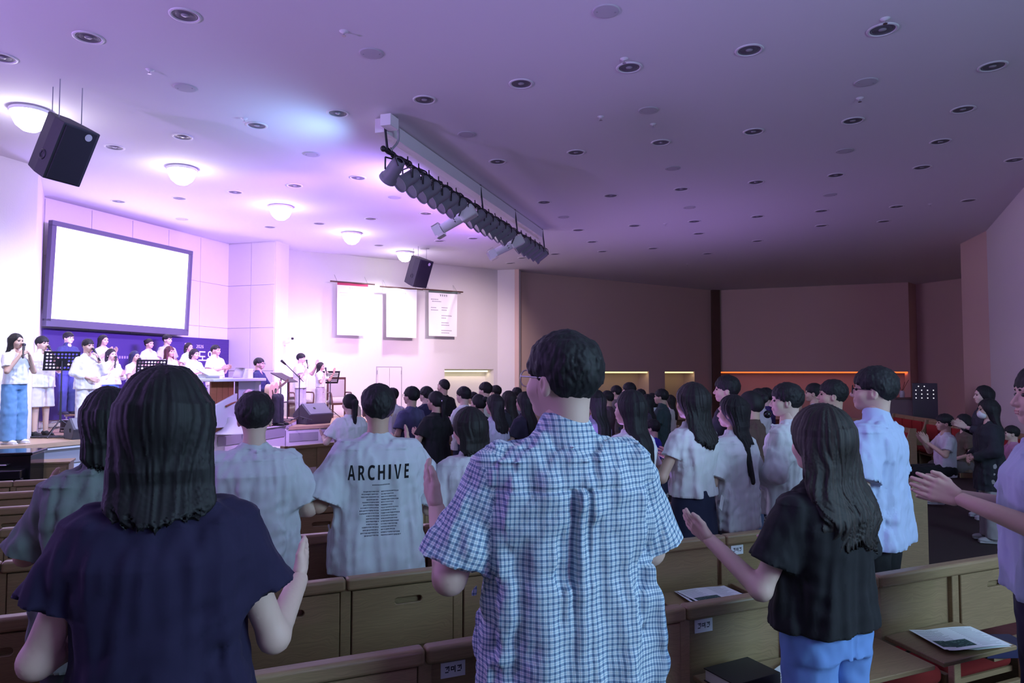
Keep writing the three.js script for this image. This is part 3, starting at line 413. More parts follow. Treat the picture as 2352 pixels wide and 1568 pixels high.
{   // wide pulpit
  const pos = onStage(515, 992), t = thing('pulpit', 'wide pulpit with white top, wooden panel, white slanted brace and ring emblem', 'pulpit', pos, WTURN - 0.1);
  mesh('top', rbox(1.3, 0.06, 0.7, 0.05, 0.98, 0, 0.015), M.white, t);
  const wood = std([0.45, 0.2, 0.13], 0.5, { map: woodMap });
  for (let i = 0; i < 4; i++) mesh('panel_board', metreUV(rbox(0.13, 0.93, 0.04, -0.45 + i * 0.135, 0.485, 0.18, 0.004)), wood, t);
  const s = new THREE.Shape(); s.moveTo(-0.52, 0.12); s.lineTo(0.02, 0.12); s.lineTo(0.04, 0.72); s.lineTo(-0.52, 0.5); s.closePath();
  mesh('slanted_brace', put(new THREE.ExtrudeGeometry(s, { depth: 0.05, bevelEnabled: true, bevelSize: 0.006, bevelThickness: 0.006, bevelSegments: 1 }), 0, 0, 0.21), M.white, t);
  mesh('flared_base', lathe([[0.34, 0], [0.33, 0.02], [0.2, 0.08], [0.1, 0.2], [0.08, 0.3], [0.0001, 0.3]], 24).translate(-0.1, 0, 0.3), M.white, t);
  mesh('side_post', rbox(0.04, 0.95, 0.06, 0.09, 0.475, 0.2), M.darkWood, t);
  mesh('glass_panel', box(0.54, 0.9, 0.015, 0.38, 0.5, 0.14), new THREE.MeshPhysicalMaterial({ color: col(0.75, 0.75, 0.85), roughness: 0.35, transmission: 0.5, thickness: 0 }), t);
  mesh('ring_emblem', put(new THREE.TorusGeometry(0.11, 0.03, 10, 28), 0.42, 0.66, 0.17), std([0.85, 0.6, 0.62], 0.4), t);
  mesh('arrow_bar', rod([-0.25, 0.5, 0.29], [0.35, 0.66, 0.2], 0.018), wood, t);
  mesh('end_panel', rbox(0.05, 0.95, 0.5, 0.64, 0.475, 0), M.white, t);
}
{   // things on the pulpit
  const base = onStage(515, 992), c = Math.cos(WTURN - 0.1), s = Math.sin(WTURN - 0.1), at = (x, z) => [base[0] + c * x + s * z, STAGE + 1.01, base[2] - s * x + c * z];
  const l = thing('laptop', 'open silver laptop standing on the pulpit top', 'laptop', at(0.28, -0.1), WTURN + 0.1); mesh('base', rbox(0.32, 0.015, 0.22, 0, 0.008, 0, 0.005), M.metal, l); mesh('lid', put(rbox(0.32, 0.2, 0.01, 0, 0.1, 0, 0.005), 0, 0.012, 0.1, 0.35), M.metal, l);
  const b = thing('paper_box', 'small white box at the far end of the pulpit top', 'box', at(0.58, 0.0), WTURN); mesh('carton', rbox(0.14, 0.17, 0.12, 0, 0.085, 0, 0.006), M.white, b); mesh('lid', rbox(0.15, 0.03, 0.13, 0, 0.165, 0, 0.006), M.paper, b);
  const k = thing('bible_stand', 'white sloping book rest at the near end of the pulpit top', 'book rest', at(-0.4, 0.05), WTURN); mesh('rest', put(rbox(0.4, 0.02, 0.3, 0, 0, 0), 0, 0.11, 0, 0.4), M.white, k); mesh('foot', rbox(0.36, 0.08, 0.18, 0, 0.04, -0.03), M.white, k);
}
function monitorWedge(px, py, y, turn, label, s = 1) {
  const t = thing('floor_monitor', label, 'loudspeaker', onStage(px, py, y), turn);
  const sh = new THREE.Shape(); sh.moveTo(-0.26 * s, 0); sh.lineTo(0.2 * s, 0); sh.lineTo(0.3 * s, 0.2 * s); sh.lineTo(0.02 * s, 0.42 * s); sh.lineTo(-0.26 * s, 0.2 * s); sh.closePath();
  const g = new THREE.ExtrudeGeometry(sh, { depth: 0.62 * s, bevelEnabled: true, bevelSize: 0.008, bevelThickness: 0.008, bevelSegments: 1 }); g.translate(0, 0.008, -0.31 * s);
  mesh('cabinet', g, std([0.05, 0.05, 0.07], 0.55), t);
  const gr = mesh('grille', put(rbox(0.34 * s, 0.02, 0.56 * s, 0, 0, 0, 0.005), 0.165 * s, 0.325 * s, 0, 0, 0, -0.665), std([0.16, 0.16, 0.19], 0.7), t);
  mesh('badge', put(box(0.06, 0.01, 0.05), 0.17 * s, 0.34 * s, 0.1, 0, 0, -0.665), M.black, gr);
  mesh('handle', merge([rod([-0.27 * s, 0.12 * s, -0.1], [-0.27 * s, 0.12 * s, 0.1], 0.012), rod([0.1, 0.12, 0.32 * s], [0.1, 0.18, 0.33 * s], 0.012)]), M.black, t);
  return t;
}
monitorWedge(718, 972, WING, -0.64, 'dark floor monitor wedge on the platform edge in front of the two singers', 1.15);
monitorWedge(548, 986, STAGE, -0.9, 'dark floor monitor wedge beside the pulpit foot');
monitorWedge(195, 1006, STAGE, -0.7, 'low dark floor monitor near the piano end of the platform', 0.8);
function musicStand(px, pyBase, y, hDesk, turn, holes, label) {
  const t = thing('music_stand', label, 'music stand', onStage(px, pyBase, y), turn);
  const w = 0.54, h = 0.35, s = new THREE.Shape(); s.moveTo(-w / 2, -h / 2); s.lineTo(w / 2, -h / 2); s.lineTo(w / 2, h / 2); s.lineTo(-w / 2, h / 2); s.closePath();
  if (holes === 'round') for (let i = 0; i < 9; i++) for (let j = 0; j < 5; j++) { if ((j === 1 || j === 2) && i > 2 && i < 6) continue; const c = new THREE.Path(); c.absarc(-w / 2 + 0.055 + i * 0.054, -h / 2 + 0.05 + j * 0.062, 0.019, 0, Math.PI * 2, false); s.holes.push(c); }
  else for (let j = 0; j < 6; j++) { const c = new THREE.Path(), y0 = -h / 2 + 0.05 + j * 0.045; c.moveTo(-w / 2 + 0.04, y0); c.lineTo(-w / 2 + 0.04, y0 + 0.022); c.lineTo(w / 2 - 0.04, y0 + 0.022); c.lineTo(w / 2 - 0.04, y0); c.closePath(); s.holes.push(c); }
  const d = new THREE.Group(); d.name = 'desk'; d.position.y = hDesk; d.rotation.x = -0.35; t.add(d);
  mesh('desk_plate', new THREE.ExtrudeGeometry(s, { depth: 0.004, bevelEnabled: false, curveSegments: 6 }), M.black, d); mesh('lip', box(w, 0.01, 0.05, 0, -h / 2, 0.03), M.black, d);
  mesh('pole', merge([rod([0, 0.25, -0.02], [0, hDesk, -0.02], 0.012), rod([0, 0.25, -0.02], [0, hDesk * 0.6, -0.02], 0.017)]), M.darkMetal, t);
  for (let k = 0; k < 3; k++) { const a = k * 2.094 + 0.4; mesh('leg', merge([rod([0, 0.3, -0.02], [Math.sin(a) * 0.36, 0.012, Math.cos(a) * 0.36], 0.01), rod([0, 0.16, -0.02], [Math.sin(a) * 0.2, 0.15, Math.cos(a) * 0.2], 0.006)]), M.darkMetal, t); }
  return t;
}
musicStand(137, 1003, STAGE, 1.32, 3.85, 'round', 'black perforated music stand on a tripod in front of the first two singers');
musicStand(345, 989, STAGE, 1.2, 3.8, 'round', 'black perforated music stand before the singer with bluish hair');
musicStand(757, 964, WING, 1.14, 3.9, 'slots', 'black slotted music stand beside the far pair of singers');
{   // wide reading desk on two posts in front of the guitarist
  const t = thing('lyric_desk', 'wide black sheet music desk on two posts in front of the guitarist', 'music stand', onStage(652, 965), WTURN + 0.35);
  mesh('tray', put(rbox(0.85, 0.02, 0.45, 0, 0, 0, 0.006), 0, 1.0, 0, 0.5), std([0.03, 0.02, 0.025], 0.5), t);
  for (const s of [-1, 1]) mesh('post', merge([rod([s * 0.28, 0.02, 0], [s * 0.28, 1.0, 0], 0.014), box(0.06, 0.02, 0.5, s * 0.28, 0.01, 0)]), M.darkMetal, t);
  mesh('crossbar', rod([-0.34, 0.42, 0], [0.34, 0.42, 0], 0.014), M.darkMetal, t);
  const p = onStage(665, 965), m = thing('microphone_stand', 'boom microphone stand reaching towards the guitarist', 'microphone stand', [p[0] + 0.25, STAGE, p[2] + 0.1], WTURN + 0.35);
  mesh('pole', rod([0, 0.05, 0], [0, 1.05, 0], 0.012), M.darkMetal, m); mesh('boom', rod([0.35, 0.9, 0], [-0.85, 1.32, -0.1], 0.009), M.darkMetal, m); mesh('microphone', rod([-0.8, 1.3, -0.1], [-1.02, 1.37, -0.12], 0.02, 0.03, 10), M.black, m);
  for (let k = 0; k < 3; k++) mesh('leg', rod([0, 0.1, 0], [0.3 * Math.sin(k * 2.1), 0.01, 0.3 * Math.cos(k * 2.1)], 0.01), M.darkMetal, m);
}
function armchair(px, py, turn, label) {
  const t = thing('armchair', label, 'chair', onStage(px, py, WING), turn), w = std([0.07, 0.025, 0.02], 0.35), f = std([0.40, 0.36, 0.36], 0.85);
  mesh('seat', rbox(0.52, 0.09, 0.5, 0, 0.45, 0, 0.03), f, t); mesh('backrest', rbox(0.46, 0.5, 0.06, 0, 0.82, -0.24, 0.02), f, t);
  mesh('back_frame', merge([rbox(0.54, 0.07, 0.06, 0, 1.1, -0.25), rbox(0.045, 0.65, 0.06, -0.25, 0.8, -0.25), rbox(0.045, 0.65, 0.06, 0.25, 0.8, -0.25)]), w, t);
  mesh('seat_frame', rbox(0.55, 0.06, 0.53, 0, 0.39, 0), w, t);
  for (const [x, z] of [[-0.25, -0.23], [0.25, -0.23], [-0.25, 0.23], [0.25, 0.23]]) mesh('leg', rbox(0.045, 0.4, 0.045, x, 0.2, z), w, t);
  for (const s of [-1, 1]) mesh('arm', tube([[s * 0.26, 0.7, -0.23], [s * 0.29, 0.7, 0.0], [s * 0.29, 0.68, 0.2], [s * 0.27, 0.42, 0.24]], 0.02, 16, 8), w, t);
}
armchair(690, 958, WTURN - 0.5, 'dark wooden armchair with grey upholstery behind the man singing in white');
armchair(778, 958, WTURN - 0.7, 'dark wooden armchair with grey upholstery beside the slotted music stand');
{   // step boxes and floor-level pieces in front of the platform
  for (const [px, py, w, label] of [[530, 1062, 0.75, 'white step box with a pale inset front below the pulpit'], [632, 1045, 0.5, 'narrow white step box near the wedge monitor']]) {
    const p = atLevel(px, py, -0.05), t = thing('step_box', label, 'step', [p.x, floorY(p.x, p.z), p.z], WTURN);
    mesh('carcass', rbox(0.5, 0.36, w, 0, 0.18, 0, 0.008), M.white, t); mesh('top', rbox(0.54, 0.03, w + 0.04, 0, 0.375, 0, 0.006), M.white, t); mesh('inset_panel', rbox(0.012, 0.26, w - 0.12, 0.252, 0.18, 0, 0.003), std([0.55, 0.65, 0.75], 0.5), t);
  }
  const p = atDepth(12, 1012, 9.5), t = thing('piano', 'black glossy piano in front of the platform corner', 'piano', [p.x - 0.42, floorY(p.x, p.z), p.z], 0.3);
  mesh('case', rbox(1.5, 0.72, 0.55, 0, 0.42, 0, 0.015), M.blackGloss, t); mesh('lid', rbox(1.56, 0.04, 0.62, 0, 0.80, 0, 0.012), M.blackGloss, t); mesh('key_slip', rbox(1.4, 0.12, 0.28, 0, 0.55, 0.36, 0.02), M.blackGloss, t);
  for (const s of [-1, 1]) mesh('leg', rbox(0.1, 0.5, 0.1, s * 0.66, 0.25, 0.4, 0.02), M.blackGloss, t); mesh('music_ledge', rbox(1.0, 0.02, 0.1, 0, 0.66, 0.3), M.metal, t);
  const q = atDepth(128, 1040, 10.2), c = thing('side_cabinet', 'low brown wooden cabinet standing before the platform front', 'cabinet', [q.x, floorY(q.x, q.z), q.z], HEAD1);
  mesh('carcass', metreUV(rbox(0.4, 0.6, 0.4, 0, 0.3, 0, 0.006)), M.wood, c); mesh('top', metreUV(rbox(0.44, 0.03, 0.44, 0, 0.615, 0, 0.006)), M.wood, c); mesh('door', metreUV(rbox(0.34, 0.5, 0.015, 0, 0.3, 0.205, 0.004)), M.wood, c);
  const cb = onStage(125, 1005), k = thing('cable_coil', 'loose coil of black cables at the foot of the tripod music stand', 'cable', cb);
  for (let i = 0; i < 5; i++) { const R = rng(40 + i), pts = []; for (let j = 0; j < 12; j++) { const a = j * 0.9 + i; pts.push([Math.cos(a) * (0.14 + 0.1 * R()) + 0.1 * i - 0.2, 0.012 + 0.012 * R(), Math.sin(a) * (0.1 + 0.08 * R())]); } mesh('cable', tube(pts, 0.009, 70, 5), M.black, k); }
}
// equipment at the back right of the hall
{
  const p = atDepth(2045, 912, 19), t = thing('sound_desk', 'dark sound desk counter with equipment under the orange light', 'counter', [p.x, floorY(p.x, p.z), p.z], -0.5);
  const hT = p.y - floorY(p.x, p.z);
  mesh('counter', rbox(1.15, hT - 0.04, 0.5, 0, (hT - 0.04) / 2, 0), std([0.16, 0.13, 0.12], 0.7), t); mesh('worktop', rbox(1.22, 0.04, 0.58, 0, hT - 0.02, 0), M.darkWood, t);
  const q = [p.x, p.y, p.z], m = thing('control_monitor', 'small monitor glowing faintly on the sound desk', 'monitor', [q[0] - 0.2, q[1], q[2] + 0.05], -0.5); mesh('panel', rbox(0.5, 0.3, 0.03, 0, 0.22, 0), M.black, m); mesh('foot', merge([box(0.04, 0.1, 0.03, 0, 0.05, 0), box(0.2, 0.012, 0.14, 0, 0.006, 0)]), M.black, m); mesh('indicator_light', box(0.34, 0.012, 0.004, 0, 0.085, 0.018), new THREE.MeshStandardMaterial({ color: 0x222222, emissive: 0xffe8d0, emissiveIntensity: 0.7 }), m);
  const v = thing('vase', 'pale vase with a few twigs at the end of the sound desk', 'vase', [q[0] + 0.32, q[1], q[2]], 0); mesh('pot', lathe([[0.0001, 0], [0.06, 0], [0.07, 0.12], [0.05, 0.18], [0.045, 0.18]], 18), M.white, v); mesh('twig', merge([0, 1, 2, 3].map((i) => rod([0, 0.15, 0], [0.2 * Math.sin(i * 1.7), 0.42 + 0.05 * i, 0.15 * Math.cos(i * 1.7)], 0.006))), M.darkWood, v);
  const r = atDepth(2124, 915, 18.2), k = thing('key_rack', 'equipment rack with rows of small white lights beside the orange recess', 'rack', [r.x, floorY(r.x, r.z), r.z], -0.5), kh = r.y - floorY(r.x, r.z);
  mesh('cabinet', rbox(0.56, kh + 0.4, 0.4, 0, (kh + 0.4) / 2, 0), std([0.05, 0.05, 0.06], 0.5), k);
  { const lm = new THREE.MeshStandardMaterial({ color: 0x222222, emissive: 0xf4f0ff, emissiveIntensity: 1.3 }), lg = new THREE.SphereGeometry(0.014, 8, 6); for (let j = 0; j < 4; j++) for (let i = j ? 0 : 2; i < 4; i++) { const q = mesh('indicator_light', lg, lm, k); q.position.set(-0.2 + i * 0.13 - (j ? 0 : 0.2), kh + 0.02 + (3 - j) * 0.1, 0.205); } }
}
// ---------------------------------------------------------------- pews
const MOD = 0.512;
const pewGeo = (() => {
  const slot = (w, h) => { const p = new THREE.Path(), r = h / 2; p.moveTo(-w / 2 + r, -r); p.lineTo(w / 2 - r, -r); p.absarc(w / 2 - r, 0, r, -Math.PI / 2, Math.PI / 2, false); p.lineTo(-w / 2 + r, r); p.absarc(-w / 2 + r, 0, r, Math.PI / 2, 1.5 * Math.PI, false); return p; };
  const ts = new THREE.Shape(); const tw = MOD - 0.06, th = 0.265; ts.moveTo(-tw / 2, -th / 2); ts.lineTo(tw / 2, -th / 2); ts.lineTo(tw / 2, th / 2); ts.lineTo(-tw / 2, th / 2); ts.closePath(); const hole = slot(0.13, 0.034); const hp = new THREE.Path(hole.getPoints(5).map((q) => new THREE.Vector2(q.x + 0.02, q.y + 0.07))); ts.holes.push(hp);
  const table = metreUV(new THREE.ExtrudeGeometry(ts, { depth: 0.014, bevelEnabled: true, bevelSize: 0.003, bevelThickness: 0.003, bevelSegments: 1 }));
  const end = new THREE.Shape(); end.moveTo(0.03, 0); end.lineTo(-0.45, 0); end.lineTo(-0.45, 0.34); end.quadraticCurveTo(-0.42, 0.42, -0.3, 0.46); end.quadraticCurveTo(-0.12, 0.52, -0.07, 0.83); end.lineTo(0.03, 0.83); end.closePath();
  const endG = new THREE.ExtrudeGeometry(end, { depth: 0.04, bevelEnabled: true, bevelSize: 0.006, bevelThickness: 0.006, bevelSegments: 2 }); endG.rotateY(-Math.PI / 2); endG.translate(0.02, 0, 0);
  return {
    table, end: metreUV(endG), rail2: metreUV(rbox(MOD * 2 - 0.004, 0.055, 0.06, 0, 0, 0, 0.014, 3)), rail1: metreUV(rbox(MOD - 0.004, 0.055, 0.06, 0, 0, 0, 0.014, 3)),
    stile: metreUV(rbox(0.046, 0.78, 0.034, 0, 0, 0, 0.005)), upper: metreUV(box(MOD - 0.044, 0.29, 0.016)), lower: metreUV(rbox(MOD - 0.05, 0.17, 0.016, 0, 0, 0, 0.003, 1)), bottom: metreUV(rbox(MOD - 0.044, 0.045, 0.03, 0, 0, 0, 0.005, 1)),
    cushion: rbox(MOD - 0.035, 0.085, 0.38, 0, 0, 0, 0.035, 3), seat: metreUV(box(MOD - 0.03, 0.025, 0.37)), divider: metreUV(rbox(0.032, 0.3, 0.38, 0, 0, 0, 0.006, 1)), shelf: metreUV(rbox(MOD - 0.07, 0.016, 0.15, 0, 0, 0, 0.004, 1)), backCushion: rbox(MOD - 0.035, 0.3, 0.05, 0, 0, 0, 0.02, 2), plate: box(0.085, 0.05, 0.004),
  };
})();
const plateMat = (n) => new THREE.MeshStandardMaterial({ roughness: 0.5, map: canvasTex(128, 72, (g) => { g.fillStyle = '#e8eaf0'; g.fillRect(0, 0, 128, 72); g.strokeStyle = '#30323c'; g.lineWidth = 5; for (let i = 0; i < 3; i++) { const x = 22 + i * 32; g.beginPath(); if ((n + i) % 2) { g.rect(x, 24, 13, 13); g.moveTo(x + 20, 18); g.lineTo(x + 20, 50); } else { g.moveTo(x, 22); g.lineTo(x + 15, 22); g.lineTo(x + 8, 34); g.moveTo(x, 46); g.lineTo(x + 18, 46); g.moveTo(x + 20, 18); g.lineTo(x + 20, 42); } g.stroke(); } }) });
const plates = [plateMat(0), plateMat(1)];
// local frame: x along the row, +z behind the backrest (towards the people of the next row), seats on -z
function pew(x, y, z, turn, n, label, opts = {}) {
  const t = thing('pew', label, 'pew', [x, y, z], turn, opts.group), P = (name, g, m, px, py, pz, parent = t) => { const o = mesh(name, g, m, parent); o.position.set(px, py, pz); return o; };
  for (let i = 0; i < n; i += 2) { const two = i + 1 < n; P('top_rail', two ? pewGeo.rail2 : pewGeo.rail1, M.wood, (i + (two ? 1 : 0.5)) * MOD, 0.802, -0.012); }
  for (let i = 0; i <= n; i++) { P('stile', pewGeo.stile, M.wood, i * MOD, 0.395, -0.018); if (i > 0 && i < n) P('divider', pewGeo.divider, M.wood, i * MOD, 0.15, -0.24); }
  for (let i = 0; i < n; i++) {
    const cx = (i + 0.5) * MOD, k = opts.tables?.[i] ?? 'c';
    P('back_panel', pewGeo.upper, M.wood, cx, 0.64, -0.032);
    if (k === 'c') P('folding_table', pewGeo.table, M.wood, cx, 0.635, -0.010);
    if (k === 'o') { const f = P('folding_table', pewGeo.table, M.wood, cx, 0.545, 0.145); f.rotation.x = -Math.PI / 2 + 0.06; for (const s of [-1, 1]) P('bracket', rod([0, 0, 0], [0, -0.07, -0.12], 0.006), M.darkMetal, cx + s * 0.21, 0.54, 0.12); }
    if (!opts.openBack?.includes(i)) P('lower_panel', pewGeo.lower, M.wood, cx, 0.41, -0.03);
    else P('book_shelf', pewGeo.shelf, M.wood, cx, k === 'c' ? 0.43 : 0.11, k === 'c' ? 0.07 : 0.02);
    P('bottom_rail', pewGeo.bottom, M.wood, cx, opts.openBack?.includes(i) ? 0.19 : 0.33, -0.024);
    P('seat_cushion', pewGeo.cushion, M.red, cx, 0.295, -0.245); P('seat_board', pewGeo.seat, M.wood, cx, 0.242, -0.25);
    if (opts.redBack) P('back_cushion', pewGeo.backCushion, M.red, cx, 0.6, -0.066);
    if (opts.plate?.includes(i)) { const b = P('number_plate', pewGeo.plate, M.white, cx - MOD * 0.3, 0.735, k === 'c' ? 0.012 : -0.022); P('plate_print', new THREE.PlaneGeometry(0.085, 0.05), plates[i % 2], 0, 0, 0.0025, b); }
  }
  for (const s of [0, 1]) P('end_panel', pewGeo.end, M.wood, s ? n * MOD + 0.045 : -0.045, 0, 0);
  return t;
}
const rowAt = (d, s) => [N1[0] * d + U1[0] * s, N1[1] * d + U1[1] * s];
const ROWS = [[2.23, 0.64 - MOD * 8, 14], [3.1, 0.534 - MOD * 10, 16], [4.0, 0.62 - MOD * 13, 18], [4.9, 0.4 - MOD * 13, 15], [5.8, 0.5 - MOD * 15, 16], [6.65, 0.3 - MOD * 16, 16], [7.5, 0.4 - MOD * 18, 17]];
const rowLabels = ['wooden pew with an open navy bible and brochure on its folded-down tables', 'wooden pew directly ahead of the one holding the brochure', 'wooden pew with number plates behind the man in the lettered shirt', 'wooden pew two rows ahead of the man in the lettered shirt', 'wooden pew with white lit edge, third from the platform front', 'wooden pew with white lit edge, second from the platform front', 'wooden pew nearest to the platform in the block before the piano'];
const PEW = ROWS.map(([d, s, n], i) => {
  const [x, z] = rowAt(d, s), o = {};
  if (i === 0) { o.tables = { 8: 'n', 9: 'c', 10: 'o', 11: 'o', 12: 'o', 13: 'c' }; o.openBack = [10, 11, 12, 13]; o.plate = [8, 10]; }
  if (i === 1) { o.tables = { 13: 'o', 14: 'o' }; o.plate = [14]; o.openBack = [13, 14]; }
  if (i === 2) { o.plate = [11, 13]; o.tables = { 11: 'n', 12: 'n', 13: 'n', 17: 'o' }; }
  return pew(x, floorY(x, z), z, HEAD1, n, rowLabels[i], o);
});
// block of pews in the middle of the hall, turned further towards the platform
const H2 = rad(50), N2 = [-Math.sin(H2), -Math.cos(H2)], U2 = [Math.cos(H2), -Math.sin(H2)];
[[8.72, 5.5, 10, 'front pew of the middle block, its red seat showing under the backrest'], [7.8, 5.9, 10, 'second pew of the middle block behind the front one'], [6.9, 6.3, 10, 'third pew of the middle block'], [6.0, 6.8, 10, 'fourth pew of the middle block'], [5.1, 7.2, 10, 'pew of the middle block farthest from the platform']].forEach(([d, s, n, label], k) => {
  const x = N2[0] * d + U2[0] * s, z = N2[1] * d + U2[1] * s; pew(x, floorY(x, z), z, H2, n, label, { openBack: [...Array(n).keys()], tables: Object.fromEntries([...Array(n).keys()].map((i) => [i, 'n'])) });
});
// block on the right whose red upholstered fronts face the platform
const H3 = rad(82);
[[3.33, -5.75, 6, 'red upholstered pew whose pale end panel stands behind the man in the light blue polo'], [7.6, -9.6, 8, 'red upholstered pew in front of the seated boy in white'], [8.6, -12.6, 8, 'red upholstered pew farther back near the sound desk'], [7.1, -12.4, 8, 'red upholstered pew beside the dark side aisle']].forEach(([x, z, n, label]) => pew(x, floorY(x, z), z, H3, n, label, { redBack: true, tables: Object.fromEntries([...Array(n).keys()].map((i) => [i, 'n'])) }));
// ---------------------------------------------------------------- books and papers on the pew tables
const sheetTex = (photo, seed) => canvasTex(512, 360, (g, W, H) => { g.fillStyle = '#e9ecec'; g.fillRect(0, 0, W, H); const R = rng(seed); g.fillStyle = '#8a8f92'; for (let i = 0; i < 14; i++) g.fillRect(24, 24 + i * 16, 120 + 60 * R(), 4); for (let i = 0; i < 16; i++) g.fillRect(300, 20 + i * 20, 120 + 70 * R(), 4); if (photo) { g.fillStyle = '#2c4a44'; g.fillRect(24, 210, 240, 110); g.fillStyle = '#5f8276'; for (let i = 0; i < 40; i++) g.fillRect(24 + 230 * R(), 215 + 95 * R(), 14, 6); } });
const sheetMat = (p, s) => new THREE.MeshStandardMaterial({ map: sheetTex(p, s), roughness: 0.75, side: THREE.DoubleSide });
function onPew(row, mod, dx, y, dz) { const [d, s] = ROWS[row], q = rowAt(d, s + (mod + 0.5) * MOD + dx), th = HEAD1; return [q[0] + Math.sin(th) * dz, floorY(q[0], q[1]) + y, q[1] + Math.cos(th) * dz]; }
function leaflet(row, mod, dx, dz, turn, photo, label, w = 0.3, h = 0.21, sheets = 2, seed = 1) {
  const t = thing('leaflet', label, 'leaflet', onPew(row, mod, dx, 0.566, dz), HEAD1 + turn), m = sheetMat(photo, seed);
  for (let i = 0; i < sheets; i++) { const g = new THREE.PlaneGeometry(w, h, 12, 4); g.rotateX(-Math.PI / 2); const p = g.attributes.position; for (let k = 0; k < p.count; k++) p.setY(k, 0.004 + i * 0.004 + 0.008 * Math.abs(Math.sin(p.getX(k) * 9 + i))); g.computeVertexNormals(); const o = mesh('sheet', g, m, t); o.rotation.y = i * 0.06; o.position.x = i * 0.008; }
}
leaflet(1, 13, 0.03, 0.16, -0.15, true, 'folded leaflet with a dark photo on the open table beyond the checked shirt', 0.3, 0.22, 3, 5);
leaflet(0, 10, 0.13, 0.2, 0.3, false, 'plain white printed sheets lying beside the black bible', 0.3, 0.21, 2, 7);
leaflet(0, 12, 0.02, 0.17, -0.3, true, 'white brochure with a green landscape photo on the open pew table', 0.3, 0.22, 2, 9);
function bible(pos, turn, color, label, ribbon) {
  const t = thing('bible', label, 'book', pos, turn), c = std(color, 0.5);
  mesh('cover', merge([rbox(0.16, 0.004, 0.225, 0, 0.002, 0, 0.001, 1), rbox(0.16, 0.004, 0.225, 0, 0.046, 0, 0.001, 1), rbox(0.006, 0.046, 0.225, -0.078, 0.024, 0, 0.002, 1)]), c, t); mesh('page_block', box(0.15, 0.04, 0.215, 0.0, 0.024, 0), std([0.7, 0.68, 0.6], 0.8), t);
  if (ribbon) mesh('ribbon_marker', tube([[0.02, 0.03, 0.1], [0.03, 0.025, 0.13], [0.035, -0.02, 0.145], [0.03, -0.06, 0.14]], 0.004, 14, 5), std([0.2, 0.05, 0.4], 0.6), t);
}
bible(onPew(0, 10, -0.1, 0.566, 0.13), HEAD1 + 0.25 + 1.4, [0.02, 0.013, 0.014], 'thick black bible lying shut next to printed sheets', false);
bible(onPew(0, 13, -0.12, 0.439, 0.10), HEAD1 + 1.2, [0.02, 0.02, 0.07], 'navy bible with purple ribbon beside the brochure', true);
{   // patterned pouch on the open table beyond the two women in white
  const t = thing('fabric_pouch', 'pale patterned fabric pouch on the pew table between the women in white', 'bag', onPew(2, 17, 0, 0.566, 0.14), HEAD1 + 0.2);
  const tex = canvasTex(128, 128, (g) => { g.fillStyle = '#8f8b90'; g.fillRect(0, 0, 128, 128); const R = rng(71); for (let i = 0; i < 90; i++) { g.fillStyle = ['#d8d4d4', '#5a565e', '#b9b2a8'][i % 3]; g.beginPath(); g.arc(R() * 128, R() * 128, 3 + 5 * R(), 0, 7); g.fill(); } });
  mesh('pouch_body', rbox(0.24, 0.17, 0.11, 0, 0.085, 0, 0.045, 4), new THREE.MeshStandardMaterial({ map: tex, roughness: 0.9 }), t); mesh('zip', rod([-0.1, 0.172, 0], [0.1, 0.172, 0], 0.006), M.metal, t); mesh('strap', put(new THREE.TorusGeometry(0.05, 0.008, 6, 16, Math.PI), 0, 0.165, 0), M.grey, t);
}
// ---------------------------------------------------------------- figure builder: distance fields meshed on grids
const smin = (a, b, k) => { const h = Math.max(k - Math.abs(a - b), 0) / k; return Math.min(a, b) - h * h * k * 0.25; };
const smax = (a, b, k) => -smin(-a, -b, k);
function cone(a, b, r0, r1) {   // tapered capsule
  const ax = a[0], ay = a[1], az = a[2], bx = b[0] - ax, by = b[1] - ay, bz = b[2] - az, l2 = bx * bx + by * by + bz * bz || 1e-9;
  return (x, y, z) => { const px = x - ax, py = y - ay, pz = z - az; let t = (px * bx + py * by + pz * bz) / l2; t = t < 0 ? 0 : t > 1 ? 1 : t; const dx = px - bx * t, dy = py - by * t, dz = pz - bz * t; return Math.sqrt(dx * dx + dy * dy + dz * dz) - (r0 + (r1 - r0) * t); };
}
function ell(cx, cy, cz, rx, ry, rz) { const m = Math.min(rx, ry, rz); return (x, y, z) => { const a = (x - cx) / rx, b = (y - cy) / ry, c = (z - cz) / rz, k = Math.sqrt(a * a + b * b + c * c); return k < 1e-6 ? -m : k * (k - 1) / Math.sqrt(a * a / (rx * rx) + b * b / (ry * ry) + c * c / (rz * rz)); }; }
// body of elliptical sections: rows [y, halfWidth, halfDepth, zCentre], top row first
function sections(rows, e = 2.3) {
  const n = rows.length;
  return (x, y, z) => {
    let i = 0; while (i < n - 2 && y < rows[i + 1][0]) i++;
    const A = rows[i], B = rows[i + 1]; let t = (A[0] - y) / (A[0] - B[0]), over = 0; if (t < 0) { over = -t * (A[0] - B[0]); t = 0; } if (t > 1) { over = (t - 1) * (A[0] - B[0]); t = 1; }
    const s = t * t * (3 - 2 * t) * 0.5 + t * 0.5, a = A[1] + (B[1] - A[1]) * s, b = A[2] + (B[2] - A[2]) * s, c = A[3] + (B[3] - A[3]) * s;
    const k = Math.pow(Math.pow(Math.abs(x) / a, e) + Math.pow(Math.abs(z - c) / b, e), 1 / e), slope = (B[1] - A[1]) / (A[0] - B[0]);
    const d = (k - 1) * Math.min(a, b) / Math.sqrt(1 + slope * slope * 0.6);
    return over > 0 ? Math.max(d, over) : d;
  };
}
